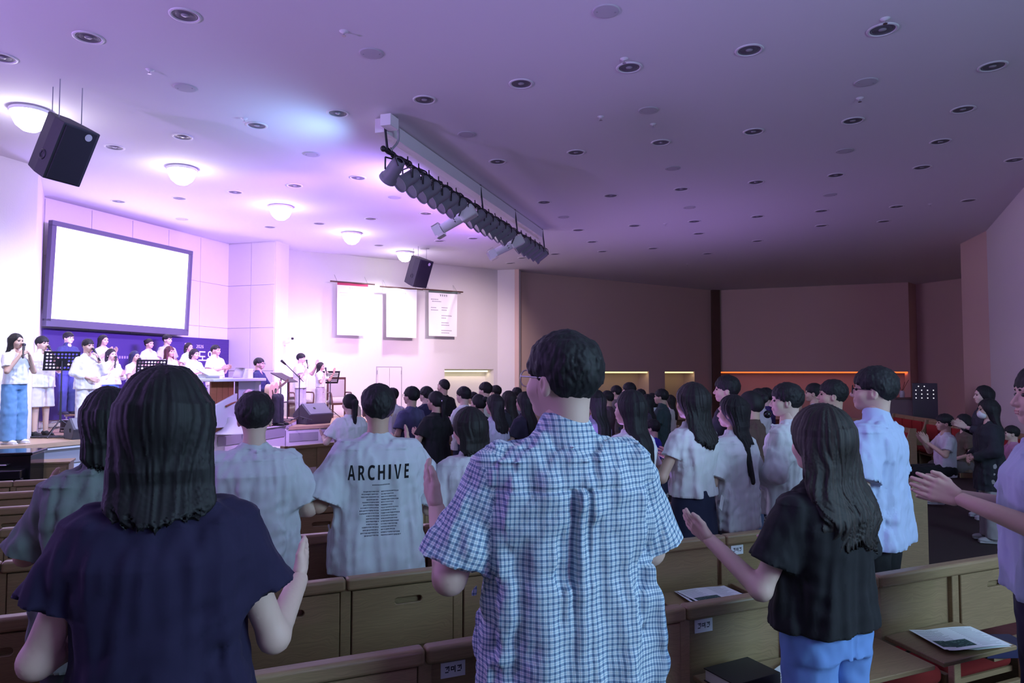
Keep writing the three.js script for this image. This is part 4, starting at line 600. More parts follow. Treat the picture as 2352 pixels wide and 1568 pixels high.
function meshField(f, lo, hi, cell, out) {   // surface nets with empty blocks skipped
  const nx = Math.ceil((hi[0] - lo[0]) / cell) + 1, ny = Math.ceil((hi[1] - lo[1]) / cell) + 1, nz = Math.ceil((hi[2] - lo[2]) / cell) + 1, sx = 1, sy = nx, sz = nx * ny, F = new Float32Array(nx * ny * nz), B = 5, reach = B * cell * 0.87 + 0.03;
  for (let k = 0; k < nz; k += B) for (let j = 0; j < ny; j += B) for (let i = 0; i < nx; i += B) {
    const h = (B - 1) / 2, c = f(lo[0] + (i + h) * cell, lo[1] + (j + h) * cell, lo[2] + (k + h) * cell), skip = Math.abs(c) > reach;
    for (let kk = k; kk < Math.min(nz, k + B); kk++) for (let jj = j; jj < Math.min(ny, j + B); jj++) for (let ii = i, o = kk * sz + jj * sy + i; ii < Math.min(nx, i + B); ii++, o++) F[o] = skip ? c : f(lo[0] + ii * cell, lo[1] + jj * cell, lo[2] + kk * cell);
  }
  const id = new Int32Array(nx * ny * nz).fill(-1), pos = [], nor = [], idx = [];
  for (let k = 0; k < nz - 1; k++) for (let j = 0; j < ny - 1; j++) for (let i = 0; i < nx - 1; i++) {
    const o = k * sz + j * sy + i, v = [F[o], F[o + 1], F[o + sy], F[o + sy + 1], F[o + sz], F[o + sz + 1], F[o + sz + sy], F[o + sz + sy + 1]];
    let m = 0; for (let q = 0; q < 8; q++) if (v[q] < 0) m |= 1 << q;
    if (m === 0 || m === 255) continue;
    let x = 0, y = 0, z = 0, n = 0;
    const E = (a, b, ax, ay, az, dx, dy, dz) => { if ((v[a] < 0) !== (v[b] < 0)) { const t = v[a] / (v[a] - v[b]); x += ax + dx * t; y += ay + dy * t; z += az + dz * t; n++; } };
    E(0, 1, 0, 0, 0, 1, 0, 0); E(2, 3, 0, 1, 0, 1, 0, 0); E(4, 5, 0, 0, 1, 1, 0, 0); E(6, 7, 0, 1, 1, 1, 0, 0); E(0, 2, 0, 0, 0, 0, 1, 0); E(1, 3, 1, 0, 0, 0, 1, 0); E(4, 6, 0, 0, 1, 0, 1, 0); E(5, 7, 1, 0, 1, 0, 1, 0); E(0, 4, 0, 0, 0, 0, 0, 1); E(1, 5, 1, 0, 0, 0, 0, 1); E(2, 6, 0, 1, 0, 0, 0, 1); E(3, 7, 1, 1, 0, 0, 0, 1);
    x /= n; y /= n; z /= n; id[o] = pos.length / 3;
    pos.push(lo[0] + (i + x) * cell, lo[1] + (j + y) * cell, lo[2] + (k + z) * cell);
    const gx = (v[1] - v[0]) * (1 - y) * (1 - z) + (v[3] - v[2]) * y * (1 - z) + (v[5] - v[4]) * (1 - y) * z + (v[7] - v[6]) * y * z, gy = (v[2] - v[0]) * (1 - x) * (1 - z) + (v[3] - v[1]) * x * (1 - z) + (v[6] - v[4]) * (1 - x) * z + (v[7] - v[5]) * x * z, gz = (v[4] - v[0]) * (1 - x) * (1 - y) + (v[5] - v[1]) * x * (1 - y) + (v[6] - v[2]) * (1 - x) * y + (v[7] - v[3]) * x * y, g = Math.hypot(gx, gy, gz) || 1;
    nor.push(gx / g, gy / g, gz / g);
  }
  const quad = (a, b, c, d, fl) => { if (a < 0 || b < 0 || c < 0 || d < 0) return; fl ? idx.push(a, c, b, a, d, c) : idx.push(a, b, c, a, c, d); };
  for (let k = 1; k < nz - 1; k++) for (let j = 1; j < ny - 1; j++) for (let i = 1; i < nx - 1; i++) {
    const o = k * sz + j * sy + i, s = F[o] < 0;
    if (s !== F[o + 1] < 0) quad(id[o], id[o - sy], id[o - sy - sz], id[o - sz], !s);
    if (s !== F[o + sy] < 0) quad(id[o], id[o - sz], id[o - sx - sz], id[o - sx], !s);
    if (s !== F[o + sz] < 0) quad(id[o], id[o - sx], id[o - sx - sy], id[o - sy], !s);
  }
  out = out ?? { pos: [], nor: [], idx: [] };
  const base = out.pos.length / 3; for (const q of pos) out.pos.push(q); for (const q of nor) out.nor.push(q); for (const q of idx) out.idx.push(q + base);
  return out;
}
function toGeo(m, k = 1, uv) {
  const g = new THREE.BufferGeometry(), p = new Float32Array(m.pos); if (k !== 1) for (let i = 0; i < p.length; i++) p[i] *= k;
  g.setAttribute('position', new THREE.BufferAttribute(p, 3)); g.setAttribute('normal', new THREE.BufferAttribute(new Float32Array(m.nor), 3)); if (uv) g.setAttribute('uv', new THREE.BufferAttribute(uv, 2)); g.setIndex(new THREE.BufferAttribute(new Uint32Array(m.idx), 1)); return g;
}
function moveMesh(m, M4) { const v = new THREE.Vector3(), N = new THREE.Matrix3().getNormalMatrix(M4); for (let i = 0; i < m.pos.length; i += 3) { v.set(m.pos[i], m.pos[i + 1], m.pos[i + 2]).applyMatrix4(M4); m.pos[i] = v.x; m.pos[i + 1] = v.y; m.pos[i + 2] = v.z; v.set(m.nor[i], m.nor[i + 1], m.nor[i + 2]).applyMatrix3(N).normalize(); m.nor[i] = v.x; m.nor[i + 1] = v.y; m.nor[i + 2] = v.z; } return m; }
function addMesh(a, b) { const base = a.pos.length / 3; for (const q of b.pos) a.pos.push(q); for (const q of b.nor) a.nor.push(q); for (const q of b.idx) a.idx.push(q + base); }

// ---- head (chin at 1.475, crown at 1.70, facing +z), shared by everybody at two resolutions
const HP = [0, 1.475, -0.012];   // turning point of the head
const headField = (() => {
  const skull = ell(0, 1.605, -0.006, 0.074, 0.091, 0.094), jaw = ell(0, 1.545, 0.026, 0.061, 0.072, 0.066), chin = ell(0, 1.494, 0.066, 0.026, 0.02, 0.022), nose = cone([0, 1.578, 0.093], [0, 1.549, 0.107], 0.0065, 0.0105), nb = cone([0.011, 1.546, 0.096], [-0.011, 1.546, 0.096], 0.008, 0.008), brow = cone([-0.042, 1.604, 0.078], [0.042, 1.604, 0.078], 0.01, 0.01), cheekL = ell(0.04, 1.548, 0.06, 0.022, 0.022, 0.02), cheekR = ell(-0.04, 1.548, 0.06, 0.022, 0.022, 0.02), lipU = cone([-0.018, 1.524, 0.09], [0.018, 1.524, 0.09], 0.007, 0.007), lipL = cone([-0.014, 1.515, 0.088], [0.014, 1.515, 0.088], 0.008, 0.008), earL = ell(0.077, 1.566, -0.006, 0.011, 0.033, 0.019), earR = ell(-0.077, 1.566, -0.006, 0.011, 0.033, 0.019), eyeL = ell(0.031, 1.582, 0.1, 0.017, 0.011, 0.02), eyeR = ell(-0.031, 1.582, 0.1, 0.017, 0.011, 0.02), nape = cone([0, 1.57, -0.03], [0, 1.43, -0.03], 0.055, 0.053), earHole = ell(0.087, 1.566, 0.0, 0.007, 0.016, 0.008), earHoleR = ell(-0.087, 1.566, 0.0, 0.007, 0.016, 0.008);
  return (x, y, z) => {
    let d = smin(skull(x, y, z), jaw(x, y, z), 0.03); d = smin(d, chin(x, y, z), 0.03); d = smin(d, nape(x, y, z), 0.03);
    if (z > 0.03) { d = smin(d, brow(x, y, z), 0.018); d = smin(d, cheekL(x, y, z), 0.03); d = smin(d, cheekR(x, y, z), 0.03); d = smax(d, -eyeL(x, y, z), 0.012); d = smax(d, -eyeR(x, y, z), 0.012); d = smin(d, nose(x, y, z), 0.01); d = smin(d, nb(x, y, z), 0.01); d = smin(d, lipU(x, y, z), 0.008); d = smin(d, lipL(x, y, z), 0.008); }
    if (Math.abs(x) > 0.05) { d = smin(d, earL(x, y, z), 0.01); d = smin(d, earR(x, y, z), 0.01); d = smax(d, -earHole(x, y, z), 0.006); d = smax(d, -earHoleR(x, y, z), 0.006); }
    return d;
  };
})();
const headCache = {};
const headMesh = (cell) => { const m = headCache[cell] ??= meshField(headField, [-0.11, 1.42, -0.13], [0.11, 1.72, 0.15], cell); return { pos: m.pos.slice(), nor: m.nor.slice(), idx: m.idx.slice() }; };
const faceGeo = {
  eye: [1, -1].map((s) => put(new THREE.SphereGeometry(1, 10, 8).scale(0.0135, 0.0075, 0.009), s * 0.031, 1.582, 0.083)),
  eyebrow: [1, -1].map((s) => rod([s * 0.016, 1.6, 0.092], [s * 0.048, 1.603, 0.076], 0.0045, 0.003, 6)),
  lips: [merge([rod([-0.019, 1.522, 0.0935], [0.019, 1.522, 0.0935], 0.0055, 0.0055, 6), rod([-0.015, 1.515, 0.0925], [0.015, 1.515, 0.0925], 0.0058, 0.0058, 6)])],
};
const faceMat = { eye: std([0.015, 0.01, 0.01], 0.2), eyebrow: std([0.02, 0.015, 0.013], 0.8), lips: std([0.42, 0.16, 0.15], 0.5) };
const glassesGeo = merge([put(new THREE.TorusGeometry(0.023, 0.002, 5, 20), 0.031, 1.579, 0.104), put(new THREE.TorusGeometry(0.023, 0.002, 5, 20), -0.031, 1.579, 0.104), rod([-0.008, 1.583, 0.106], [0.008, 1.583, 0.106], 0.002), rod([0.054, 1.585, 0.102], [0.083, 1.585, -0.01], 0.0022), rod([-0.054, 1.585, 0.102], [-0.083, 1.585, -0.01], 0.0022)]);
const skinTones = [[0.60, 0.40, 0.31], [0.66, 0.46, 0.37], [0.54, 0.35, 0.26]].map((c) => std(c, 0.55));
const mats = new Map();
const cloth = (c, rough = 0.9) => { const k = c.join() + rough; if (!mats.has(k)) mats.set(k, std(c, rough)); return mats.get(k); };
const hairMap = dataTex(256, 64, (u, v) => { const n = 0.62 + 0.38 * noise2(u * 90, v * 1.5) * 0.9 + 0.2 * noise2(u * 30 + 5, v * 1.0); return [n, n, n]; }, true);
const hairMat = (c) => { const k = 'hair' + c.join(); if (!mats.has(k)) mats.set(k, new THREE.MeshStandardMaterial({ color: col(...c), roughness: 0.68, map: hairMap })); return mats.get(k); };

// ---- hair fields in head space
function hairField(h, seed) {
  const st = h.style, fringe = h.fringe ?? (h.style === 'short' ? 1.612 : 1.635), vol = (h.vol ?? 0) + (h.style === 'short' ? 0.004 : 0), cap = ell(0, 1.612, -0.012, 0.086 + vol, 0.098 + vol * 0.8, 0.105 + vol), capBack = ell(0, 1.585, -0.03, 0.083 + vol, 0.085, 0.092 + vol);
  const nape = h.nape ?? 1.48, bot = h.len ?? 1.2, wide = h.wide ?? 0.1, flare = h.flare ?? 0.02, s = seed * 3.7;
  const sideL = cone([0.074, 1.62, -0.005], [0.07 + flare, Math.max(bot, 1.3), 0.02], 0.03, 0.026), sideR = cone([-0.074, 1.62, -0.005], [-0.07 - flare, Math.max(bot, 1.3), 0.02], 0.03, 0.026);
  const tail2 = cone([0.045, 1.38, -0.11], [0.075, bot - 0.26, -0.172], 0.03, 0.014), wavy = h.wavy ?? 0;
  const tail = st === 'pony' ? [cone([0, 1.61, -0.1], [0, 1.6, -0.14], 0.03, 0.035), cone([0, 1.6, -0.14], [0, bot, -0.12], 0.036, 0.022)] : null, bun = st === 'bun' ? ell(0, 1.64, -0.125, 0.04, 0.04, 0.036) : null;
  return (x, y, z) => {
    let d = smin(cap(x, y, z), capBack(x, y, z), 0.03);
    const clump = st === 'short' ? noise3(x * 24 + s, y * 14, z * 24) * 0.0035 + noise3(x * 60, y * 34 + s, z * 60) * 0.0026 : noise3(x * 14 + s, y * 4, z * 14) * 0.003;
    if (st === 'short' || st === 'pony' || st === 'bun') {
      if (st === 'short') d += (0.009 + vol * 0.8) * sstep(1.665, 1.54, y) * sstep(0.085, 0.03, z);
      // keep what lies above a line from the nape to the forehead; ears and face stay free
      const sl = (fringe - nape) / 0.2, line = nape + sl * (z + 0.1), ear = 0.02 * Math.exp(-(((z - 0.0) / 0.03) ** 2));
      d = smax(d, (line + (st === 'short' ? ear : -0.03 * sstep(0.02, -0.06, z)) - y + 0.010 * noise3(x * 40 + s, y * 8, z * 40)) * 0.85, 0.012);
      if (tail) { d = smin(d, tail[0](x, y, z), 0.02); d = smin(d, tail[1](x, y, z) + noise3(x * 60, y * 5 + s, z * 60) * 0.006, 0.02); }
      if (bun) d = smin(d, bun(x, y, z), 0.015);
      return d - clump;
    }
    // long and bobbed hair: a curtain behind and beside the face
    const t = clamp((1.6 - y) / Math.max(0.05, 1.6 - bot)), hw = lerp(0.086 + vol, wide, Math.sqrt(t)) - 0.25 * wide * sstep(0.8, 1, t), hd = lerp(0.086, 0.05, Math.min(1, t * 1.6)), zc = lerp(-0.03, -0.062, Math.min(1, t * 2)) - (h.push ?? 0.05) * sstep(1.46, 1.32, y), k = Math.sqrt((x / hw) ** 2 + ((z - zc) / hd) ** 2);
    const ang = Math.atan2(x, -(z - zc)) + wavy * 0.25 * Math.sin(y * 34 + x * 9) * t, strand = noise3(ang * 5 + s, y * 1.3, 2.2) * 0.003 + noise3(ang * 24 + s, y * 1.2, 5.1) * 0.001 + wavy * 0.006 * noise3(ang * 7, y * 12 + s, 1.7) * t;
    const ragged = 0.014 * noise2(ang * 5 + s, 3.3) + 0.014 * noise2(ang * 22 + s, 9.1) + (h.point ?? 0) * Math.abs(x);
    let c = Math.max((k - 1) * Math.min(hw, hd), (bot + ragged - y) * 0.8, y - 1.62);
    if (h.front) { c = smin(c, Math.max(sideL(x, y, z), bot + 0.02 - y), 0.03); c = smin(c, Math.max(sideR(x, y, z), bot + 0.02 - y), 0.03); }
    d = smin(d, c, 0.03);
    const face = ell(0, h.front ? 1.54 : 1.555, 0.085, 0.064, 0.085 - (h.fringe ? 0.02 : 0), 0.085);
    d = smax(d, -face(x, y, z), 0.015);
    if (h.tail2) { d = smin(d, tail2(x, y, z) - strand, 0.02); }
    return d - clump - strand;
  };
}
// ---- a hand: wrist W, pointing D, palm towards N; thumb along T = side
function handField(W, D, N, T, curl = 0.35, spread = 0.12, s = 1) {
  const d = V(...D).normalize(), n = V(...N); n.addScaledVector(d, -n.dot(d)).normalize(); const t = V(...T); t.addScaledVector(d, -t.dot(d)).addScaledVector(n, -t.dot(n)).normalize(); const w = V(...W), P = [], lo = w.clone(), hi = w.clone();
  const add = (a, b, r0, r1, k) => { P.push([cone(a.toArray(), b.toArray(), r0, r1), k]); for (const q of [a, b]) { lo.min(q); hi.max(q); } };
  [[0.032, 0.072], [0.011, 0.08], [-0.011, 0.075], [-0.031, 0.058]].forEach(([o, len], i) => {
    const root = w.clone().addScaledVector(d, 0.088 * s - Math.abs(o) * 0.2).addScaledVector(t, o * s);
    add(w.clone().addScaledVector(t, o * 0.6 * s).addScaledVector(d, 0.012), root, 0.015 * s, 0.0125 * s, 0.014);
    let dir = d.clone().addScaledVector(t, o * spread * 20 * 0.3).normalize(), p = root; for (let q = 0; q < 3; q++) { dir = dir.clone().multiplyScalar(Math.cos(curl * (q ? 0.8 : 0.5))).addScaledVector(n, Math.sin(curl * (q ? 0.8 : 0.5))).normalize(); const e = p.clone().addScaledVector(dir, len * [0.45, 0.31, 0.24][q] * s); add(p, e, (0.0095 - q * 0.0008) * s, (0.009 - q * 0.001) * s, q ? 0.004 : 0.006); p = e; }
  });
  const tb = w.clone().addScaledVector(d, 0.022 * s).addScaledVector(t, 0.018 * s), t1 = tb.clone().addScaledVector(t, 0.028 * s).addScaledVector(d, 0.03 * s).addScaledVector(n, 0.008), t2 = t1.clone().addScaledVector(d, 0.032 * s).addScaledVector(t, 0.012 * s), t3 = t2.clone().addScaledVector(d, 0.024 * s); add(tb, t1, 0.017 * s, 0.012 * s, 0.014); add(t1, t2, 0.0115 * s, 0.01 * s, 0.005); add(t2, t3, 0.01 * s, 0.008 * s, 0.004);
  const f = (x, y, z) => { let v = 1e3; for (const [q, k] of P) v = smin(v, q(x, y, z), k); return v; };
  return { f, lo: lo.addScalar(-0.025).toArray(), hi: hi.addScalar(0.025).toArray() };
}
// ---- arm poses for a 1.70 m figure, right side mirrored: [elbow, wrist, hand direction, palm normal, thumb]
const POSE = {
  down: [[0.255, 1.10, -0.04], [0.27, 0.87, 0.04], [0, -1, 0.15], [-1, 0, 0], [0, 0.1, 1], 0.4],
  clap: [[0.275, 1.10, 0.02], [0.085, 1.17, 0.23], [-0.15, 0.45, 1], [-1, 0, 0.1], [0, 1, -0.2], 0.18],
  clapHigh: [[0.27, 1.14, 0.10], [0.08, 1.30, 0.26], [-0.1, 0.9, 0.5], [-1, 0, 0.1], [0, 0.3, -1], 0.15],
  clapLow: [[0.275, 1.09, -0.02], [0.07, 1.02, 0.21], [-0.25, 0.1, 1], [-1, 0, 0.2], [0, 1, 0], 0.25],
  open: [[0.29, 1.10, 0.04], [0.24, 1.16, 0.27], [0.05, 0.5, 1], [-0.9, 0.5, 0], [0, 1, -0.3], 0.2],
  mic: [[0.24, 1.11, 0.10], [0.08, 1.36, 0.17], [-0.5, 0.8, 0.15], [-0.7, 0.1, -0.3], [0, 0.6, 0.8], 0.95],
  raise: [[0.30, 1.18, 0.16], [0.26, 1.40, 0.3], [0, 1, 0.2], [-0.5, 0, 1], [-1, 0, -0.3], 0.15],
  front: [[0.26, 1.10, 0.0], [0.07, 1.00, 0.19], [-0.9, -0.3, 0.4], [0, 0, -1], [0, 1, 0], 0.4],
  elbowOut: [[0.30, 1.08, -0.07], [0.16, 1.16, 0.19], [-0.5, 0.5, 0.8], [-1, 0, 0], [0, 1, 0], 0.25],
};
const poseArm = (p, side) => { const q = typeof p === 'string' ? POSE[p] : p; return q.map((v) => (Array.isArray(v) ? [v[0] * side, v[1], v[2]] : v)); };
let peopleBuilt = 0;
function person(o) {
  const seed = ++peopleBuilt, R = rng(seed * 77), f = o.g === 'f', top = atDepth(o.px, o.py, o.z), fl = o.ground ?? floorY(top.x, top.z);
  const H = o.h ?? (top.y - fl) / (1 - (o.sit ? 0.31 * 0.59 : 0)), k = H / 1.7, dy = o.sit ? -0.31 : 0;
  if (o.log) console.log(o.label, 'height', H.toFixed(2), 'x', top.x.toFixed(2), 'd1', (top.x * N1[0] + top.z * N1[1]).toFixed(2));
  const t = thing('person', o.label, 'person', [top.x, fl, top.z], rad(o.face) + Math.PI, o.group);
  const near = o.z < 3.2, mid = o.z < 7, cb = near ? 0.011 : mid ? 0.014 : 0.02, cc = near ? 0.0075 : mid ? 0.01 : 0.016, ch = near ? 0.004 : mid ? 0.005 : 0.007, chr = near ? 0.0055 : mid ? 0.007 : 0.011, chand = near ? 0.004 : mid ? 0.005 : 0.007;
  const w = (o.w ?? 1) * (f ? 0.93 : 1), sh = 0.178 * w * (f ? 0.95 : 1);
  const arms = [1, -1].map((s) => { const a = poseArm((s > 0 ? o.armL : o.armR) ?? o.arms ?? 'clap', s), S = [s * sh, 1.37, -0.008]; return { s, S, E: a[0].map((v, i) => i === 0 ? v * (0.6 + 0.4 * w) : v), W: a[1], D: a[2], N: a[3], T: a[4], curl: a[5] ?? 0.3 }; });
  // head transform
  const HM = new THREE.Matrix4().makeTranslation(HP[0], HP[1] + dy, HP[2]).multiply(new THREE.Matrix4().makeRotationY(rad(o.hy ?? 0))).multiply(new THREE.Matrix4().makeRotationX(-rad(o.hp ?? 0))).multiply(new THREE.Matrix4().makeRotationZ(rad(o.hr ?? 0))).multiply(new THREE.Matrix4().makeTranslation(-HP[0], -HP[1], -HP[2]));
  // body skin: trunk, limbs
  const trunk = sections([[1.45, 0.052, 0.052, -0.012], [1.395, 0.085 * w, 0.062, -0.014], [1.345, 0.145 * w, 0.075, -0.01], [1.26, 0.155 * w, 0.1, 0.0], [1.08, 0.125 * w, 0.09, 0.0], [0.93, 0.15 * w, 0.1, -0.008], [0.84, 0.14 * w, 0.09, -0.01]]), parts = [];
  const neck = cone([0, 1.38, -0.02], [0, 1.54, -0.008], f ? 0.05 : 0.058, f ? 0.046 : 0.053);
  const limbs = [];
  for (const a of arms) { limbs.push(cone([a.S[0] * 0.9, a.S[1] - 0.035, a.S[2]], a.E, 0.043 * w, 0.037 * w), cone(a.E, a.W, 0.039 * w, 0.026)); }
  const hip = 0.9 + dy, legs = [1, -1].map((s) => o.sit ? [[s * 0.085, hip, -0.02], [s * 0.11, hip - 0.02, 0.4], [s * 0.11, 0.08, 0.42]] : [[s * 0.085, 0.9, -0.01], [s * 0.095 + (o.step ? s * 0.03 : 0), 0.48, (o.step ?? 0) * s * 0.4], [s * 0.1 + (o.step ? s * 0.03 : 0), 0.08, (o.step ?? 0) * s]]);
  const legF = legs.map((l) => [cone(l[0], l[1], 0.083 * w, 0.054), cone(l[1], l[2], 0.055, 0.036), cone([l[2][0], l[2][1] - 0.045, l[2][2] - 0.03], [l[2][0] * 1.1, l[2][1] - 0.05, l[2][2] + 0.14], 0.03, 0.026)]);
  const skinF = (x, y, z) => { let d = smin(trunk(x, y - dy, z), neck(x, y - dy, z), 0.02); for (const q of limbs) d = smin(d, q(x, y - dy, z), 0.02); let l = 1e3; for (const s of legF) for (const q of s) l = Math.min(l, q(x, y, z)); return smin(d, l, 0.02); };
  const bx = Math.max(0.3, ...arms.flatMap((a) => [Math.abs(a.E[0]), Math.abs(a.W[0])])) + 0.07, zb = Math.max(0.17, ...arms.flatMap((a) => [a.E[2], a.W[2]]), o.sit ? 0.6 : 0) + 0.07, yt = Math.max(1.56, ...arms.map((a) => a.W[1])) + 0.05 + dy;
  const skin = meshField(skinF, [-bx, 0, -0.2], [bx, yt, zb], cb);
  addMesh(skin, moveMesh(headMesh(ch), HM));
  for (const a of arms) { const q = handField([a.W[0], a.W[1] + dy, a.W[2]], a.D, a.N, a.T, a.curl, o.spread ?? 0.12, f ? 0.92 : 1); meshField(q.f, q.lo, q.hi, chand, skin); }
  mesh('body', toGeo(skin, k), skinTones[o.skin ?? seed % 3], t);
  const hg = new THREE.Matrix4().makeScale(k, k, k).multiply(HM);
  if (o.z > 2.9 || o.faceParts) for (const n of ['eye', 'eyebrow', 'lips']) for (const q of faceGeo[n]) mesh(n, q.clone().applyMatrix4(hg), faceMat[n], t);
  if (o.glasses) mesh('glasses', glassesGeo.clone().applyMatrix4(hg), o.glasses === 2 ? M.metal : M.black, t);
  if (o.mask) mesh('face_mask', merge([new THREE.SphereGeometry(1, 20, 12).scale(0.066, 0.055, 0.055).translate(0, 1.525, 0.06)]).applyMatrix4(hg), M.white, t);
  // hair
  const hf = hairField(o.hair, seed), hb = o.hair.style === 'long' || o.hair.style === 'bob' || o.hair.style === 'pony' ? (o.hair.len ?? 1.2) - (o.hair.tail2 ? 0.3 : 0.06) : 1.44, hw = Math.max(0.13, (o.hair.wide ?? 0.1) + 0.06);
  const hm = meshField(hf, [-hw, hb, -0.27], [hw, 1.76, 0.14], chr), huv = new Float32Array(hm.pos.length / 3 * 2); for (let i = 0; i < huv.length / 2; i++) { huv[i * 2] = Math.atan2(Math.abs(hm.pos[i * 3]), -(hm.pos[i * 3 + 2] + 0.03)) * 0.25 + seed * 0.13; huv[i * 2 + 1] = hm.pos[i * 3 + 1] * 0.8; }
  mesh('hair', toGeo(moveMesh(hm, HM), k, huv), hairMat(o.hair.c ?? [0.012, 0.010, 0.012]), t);
  // shirt
  const S = o.shirt, e = S.ease ?? 0.02, hem = S.hem ?? 0.82, loose = S.loose ?? 1, slv = S.sleeve ?? 0.72, sr = S.sr ?? 0.068, fold = S.fold ?? 1, ns = seed * 5.3;
  const rows = [[1.45, 0.066, 0.064, -0.016], [1.425, 0.082 * w, 0.072, -0.018], [1.405, 0.125 * w + e * 0.4, 0.082, -0.018], [1.37, 0.17 * w + e * 0.6, 0.094 + e * 0.4, -0.016], [1.29, 0.172 * w + e, 0.108 + e, -0.008], [1.1, (f ? 0.14 : 0.158) * w + e * loose, 0.1 + e * loose, 0], [0.95, (f ? 0.158 : 0.16) * w + e * loose * 1.15, 0.105 + e * loose, -0.004], [0.78, 0.162 * w + e * loose * 1.35, 0.108 + e * loose * 1.2, -0.006], [0.5, 0.165 * w + e * loose * 1.4, 0.11 + e * loose * 1.2, -0.006]];
  const torso = sections(rows, 2.5), sleeves = arms.map((a) => {
    const E = V(...a.E), S0 = V(...a.S), dir = E.clone().sub(S0), len = dir.length(); dir.divideScalar(len); const end = S0.clone().addScaledVector(dir, len * Math.min(1, slv)), up = cone([S0.x * 0.93, S0.y - 0.03, S0.z], end.clone().addScaledVector(dir, 0.03).toArray(), 0.05 * w + e * 0.3, sr * w + e * 0.3);
    if (slv <= 1) return { a, f: (x, y, z) => Math.max(up(x, y, z), (x - end.x) * dir.x + (y - end.y) * dir.y + (z - end.z) * dir.z), dir, S0, end };
    const W = V(...a.W), d2 = W.clone().sub(E), l2 = d2.length(); d2.divideScalar(l2); const e2 = E.clone().addScaledVector(d2, l2 * (slv - 1)), lo = cone(a.E, e2.clone().addScaledVector(d2, 0.03).toArray(), sr * 0.9, sr * 0.72);
    const up2 = cone([S0.x * 0.93, S0.y - 0.03, S0.z], a.E, 0.05 * w + e * 0.3, sr * 0.95);
    return { a, f: (x, y, z) => smin(up2(x, y, z), Math.max(lo(x, y, z), (x - e2.x) * d2.x + (y - e2.y) * d2.y + (z - e2.z) * d2.z), 0.03), dir, S0, end: e2, dir2: d2 };
  });
  const neckCut = cone([0, 1.44, -0.014], [0, 1.6, -0.005], 0.064, 0.066), frontCut = ell(0, 1.44, 0.07, 0.06, S.vneck ? 0.1 : 0.045, 0.06), collar = S.collar ? cone([0, 1.405, -0.016], [0, 1.436, -0.012], 0.086, 0.077) : null;
  const torsoPart = (x, y, z) => {
    const ramp = sstep(1.38, 1.0, y), side = Math.abs(x) / 0.2;
    let q = torso(x, y, z);
    const dr = noise3(x * 7 + ns, y * 1.1, z * 7) * 0.017 * ramp + noise3(x * 17 + ns, y * 3.0 + side, z * 17) * 0.0065 + noise3(x * 9 + y * 6, y * 11 + ns, z * 9 + side) * 0.0045;
    q -= dr * fold;
    if (S.yoke) { if (z < 0) { q += 0.006 * Math.exp(-(((y - 1.3) / 0.006) ** 2)); if (y < 1.3) { const b = sstep(0.7, 1.3, y); q += (0.015 * Math.exp(-(((Math.abs(x) - 0.022) / 0.008) ** 2)) - 0.008 * Math.exp(-((x / 0.016) ** 2))) * b; } } q += 0.004 * Math.exp(-(((Math.abs(x) - 0.178 * w - 0.01) / 0.006) ** 2)) * sstep(1.2, 1.35, y); }
    return Math.max(q, hem + (S.ragged ?? 0) * noise2(x * 9, z * 9) - y);
  };
  const shirtF = (x, y, z) => {
    let d = torsoPart(x, y, z); for (const s of sleeves) d = smin(d, s.f(x, y, z) - (S.noFold ? 0 : 1) * (noise3(x * 20, y * 9 + ns, z * 20) * 0.004 + noise3(x * 9 + ns, y * 9, z * 9) * 0.005) * fold, 0.035);
    if (collar) d = smin(d, collar(x, y, z), 0.006);
    d = smax(d, -frontCut(x, y, z), 0.008);
    return d;
  };
  const sb = bx + 0.05, sm = meshField(shirtF, [-sb, hem - 0.03, -0.27], [sb, Math.max(1.52, ...arms.map((a) => Math.max(a.E[1], slv > 1 ? a.W[1] : 0) + 0.1)), (slv > 1 ? zb : Math.max(0.24, ...arms.map((a) => a.E[2] + 0.1))) + 0.02], S.cell ?? cc);
  { const c = (S.cell ?? cc) * 0.75; for (let i = 0; i < sm.pos.length; i += 3) { if (sm.pos[i + 1] < hem + c && Math.abs(sm.pos[i]) < 0.24) sm.pos[i + 1] = hem; else for (const s of sleeves) { const u = s.dir2 ?? s.dir, pd = (sm.pos[i] - s.end.x) * u.x + (sm.pos[i + 1] - s.end.y) * u.y + (sm.pos[i + 2] - s.end.z) * u.z; if (pd > -c && pd < c && Math.hypot(sm.pos[i] - s.end.x, sm.pos[i + 1] - s.end.y, sm.pos[i + 2] - s.end.z) < sr * 1.5 + e) { sm.pos[i] -= u.x * pd; sm.pos[i + 1] -= u.y * pd; sm.pos[i + 2] -= u.z * pd; } } } }
  for (let i = 1; i < sm.pos.length; i += 3) sm.pos[i] += dy;
  let sg;
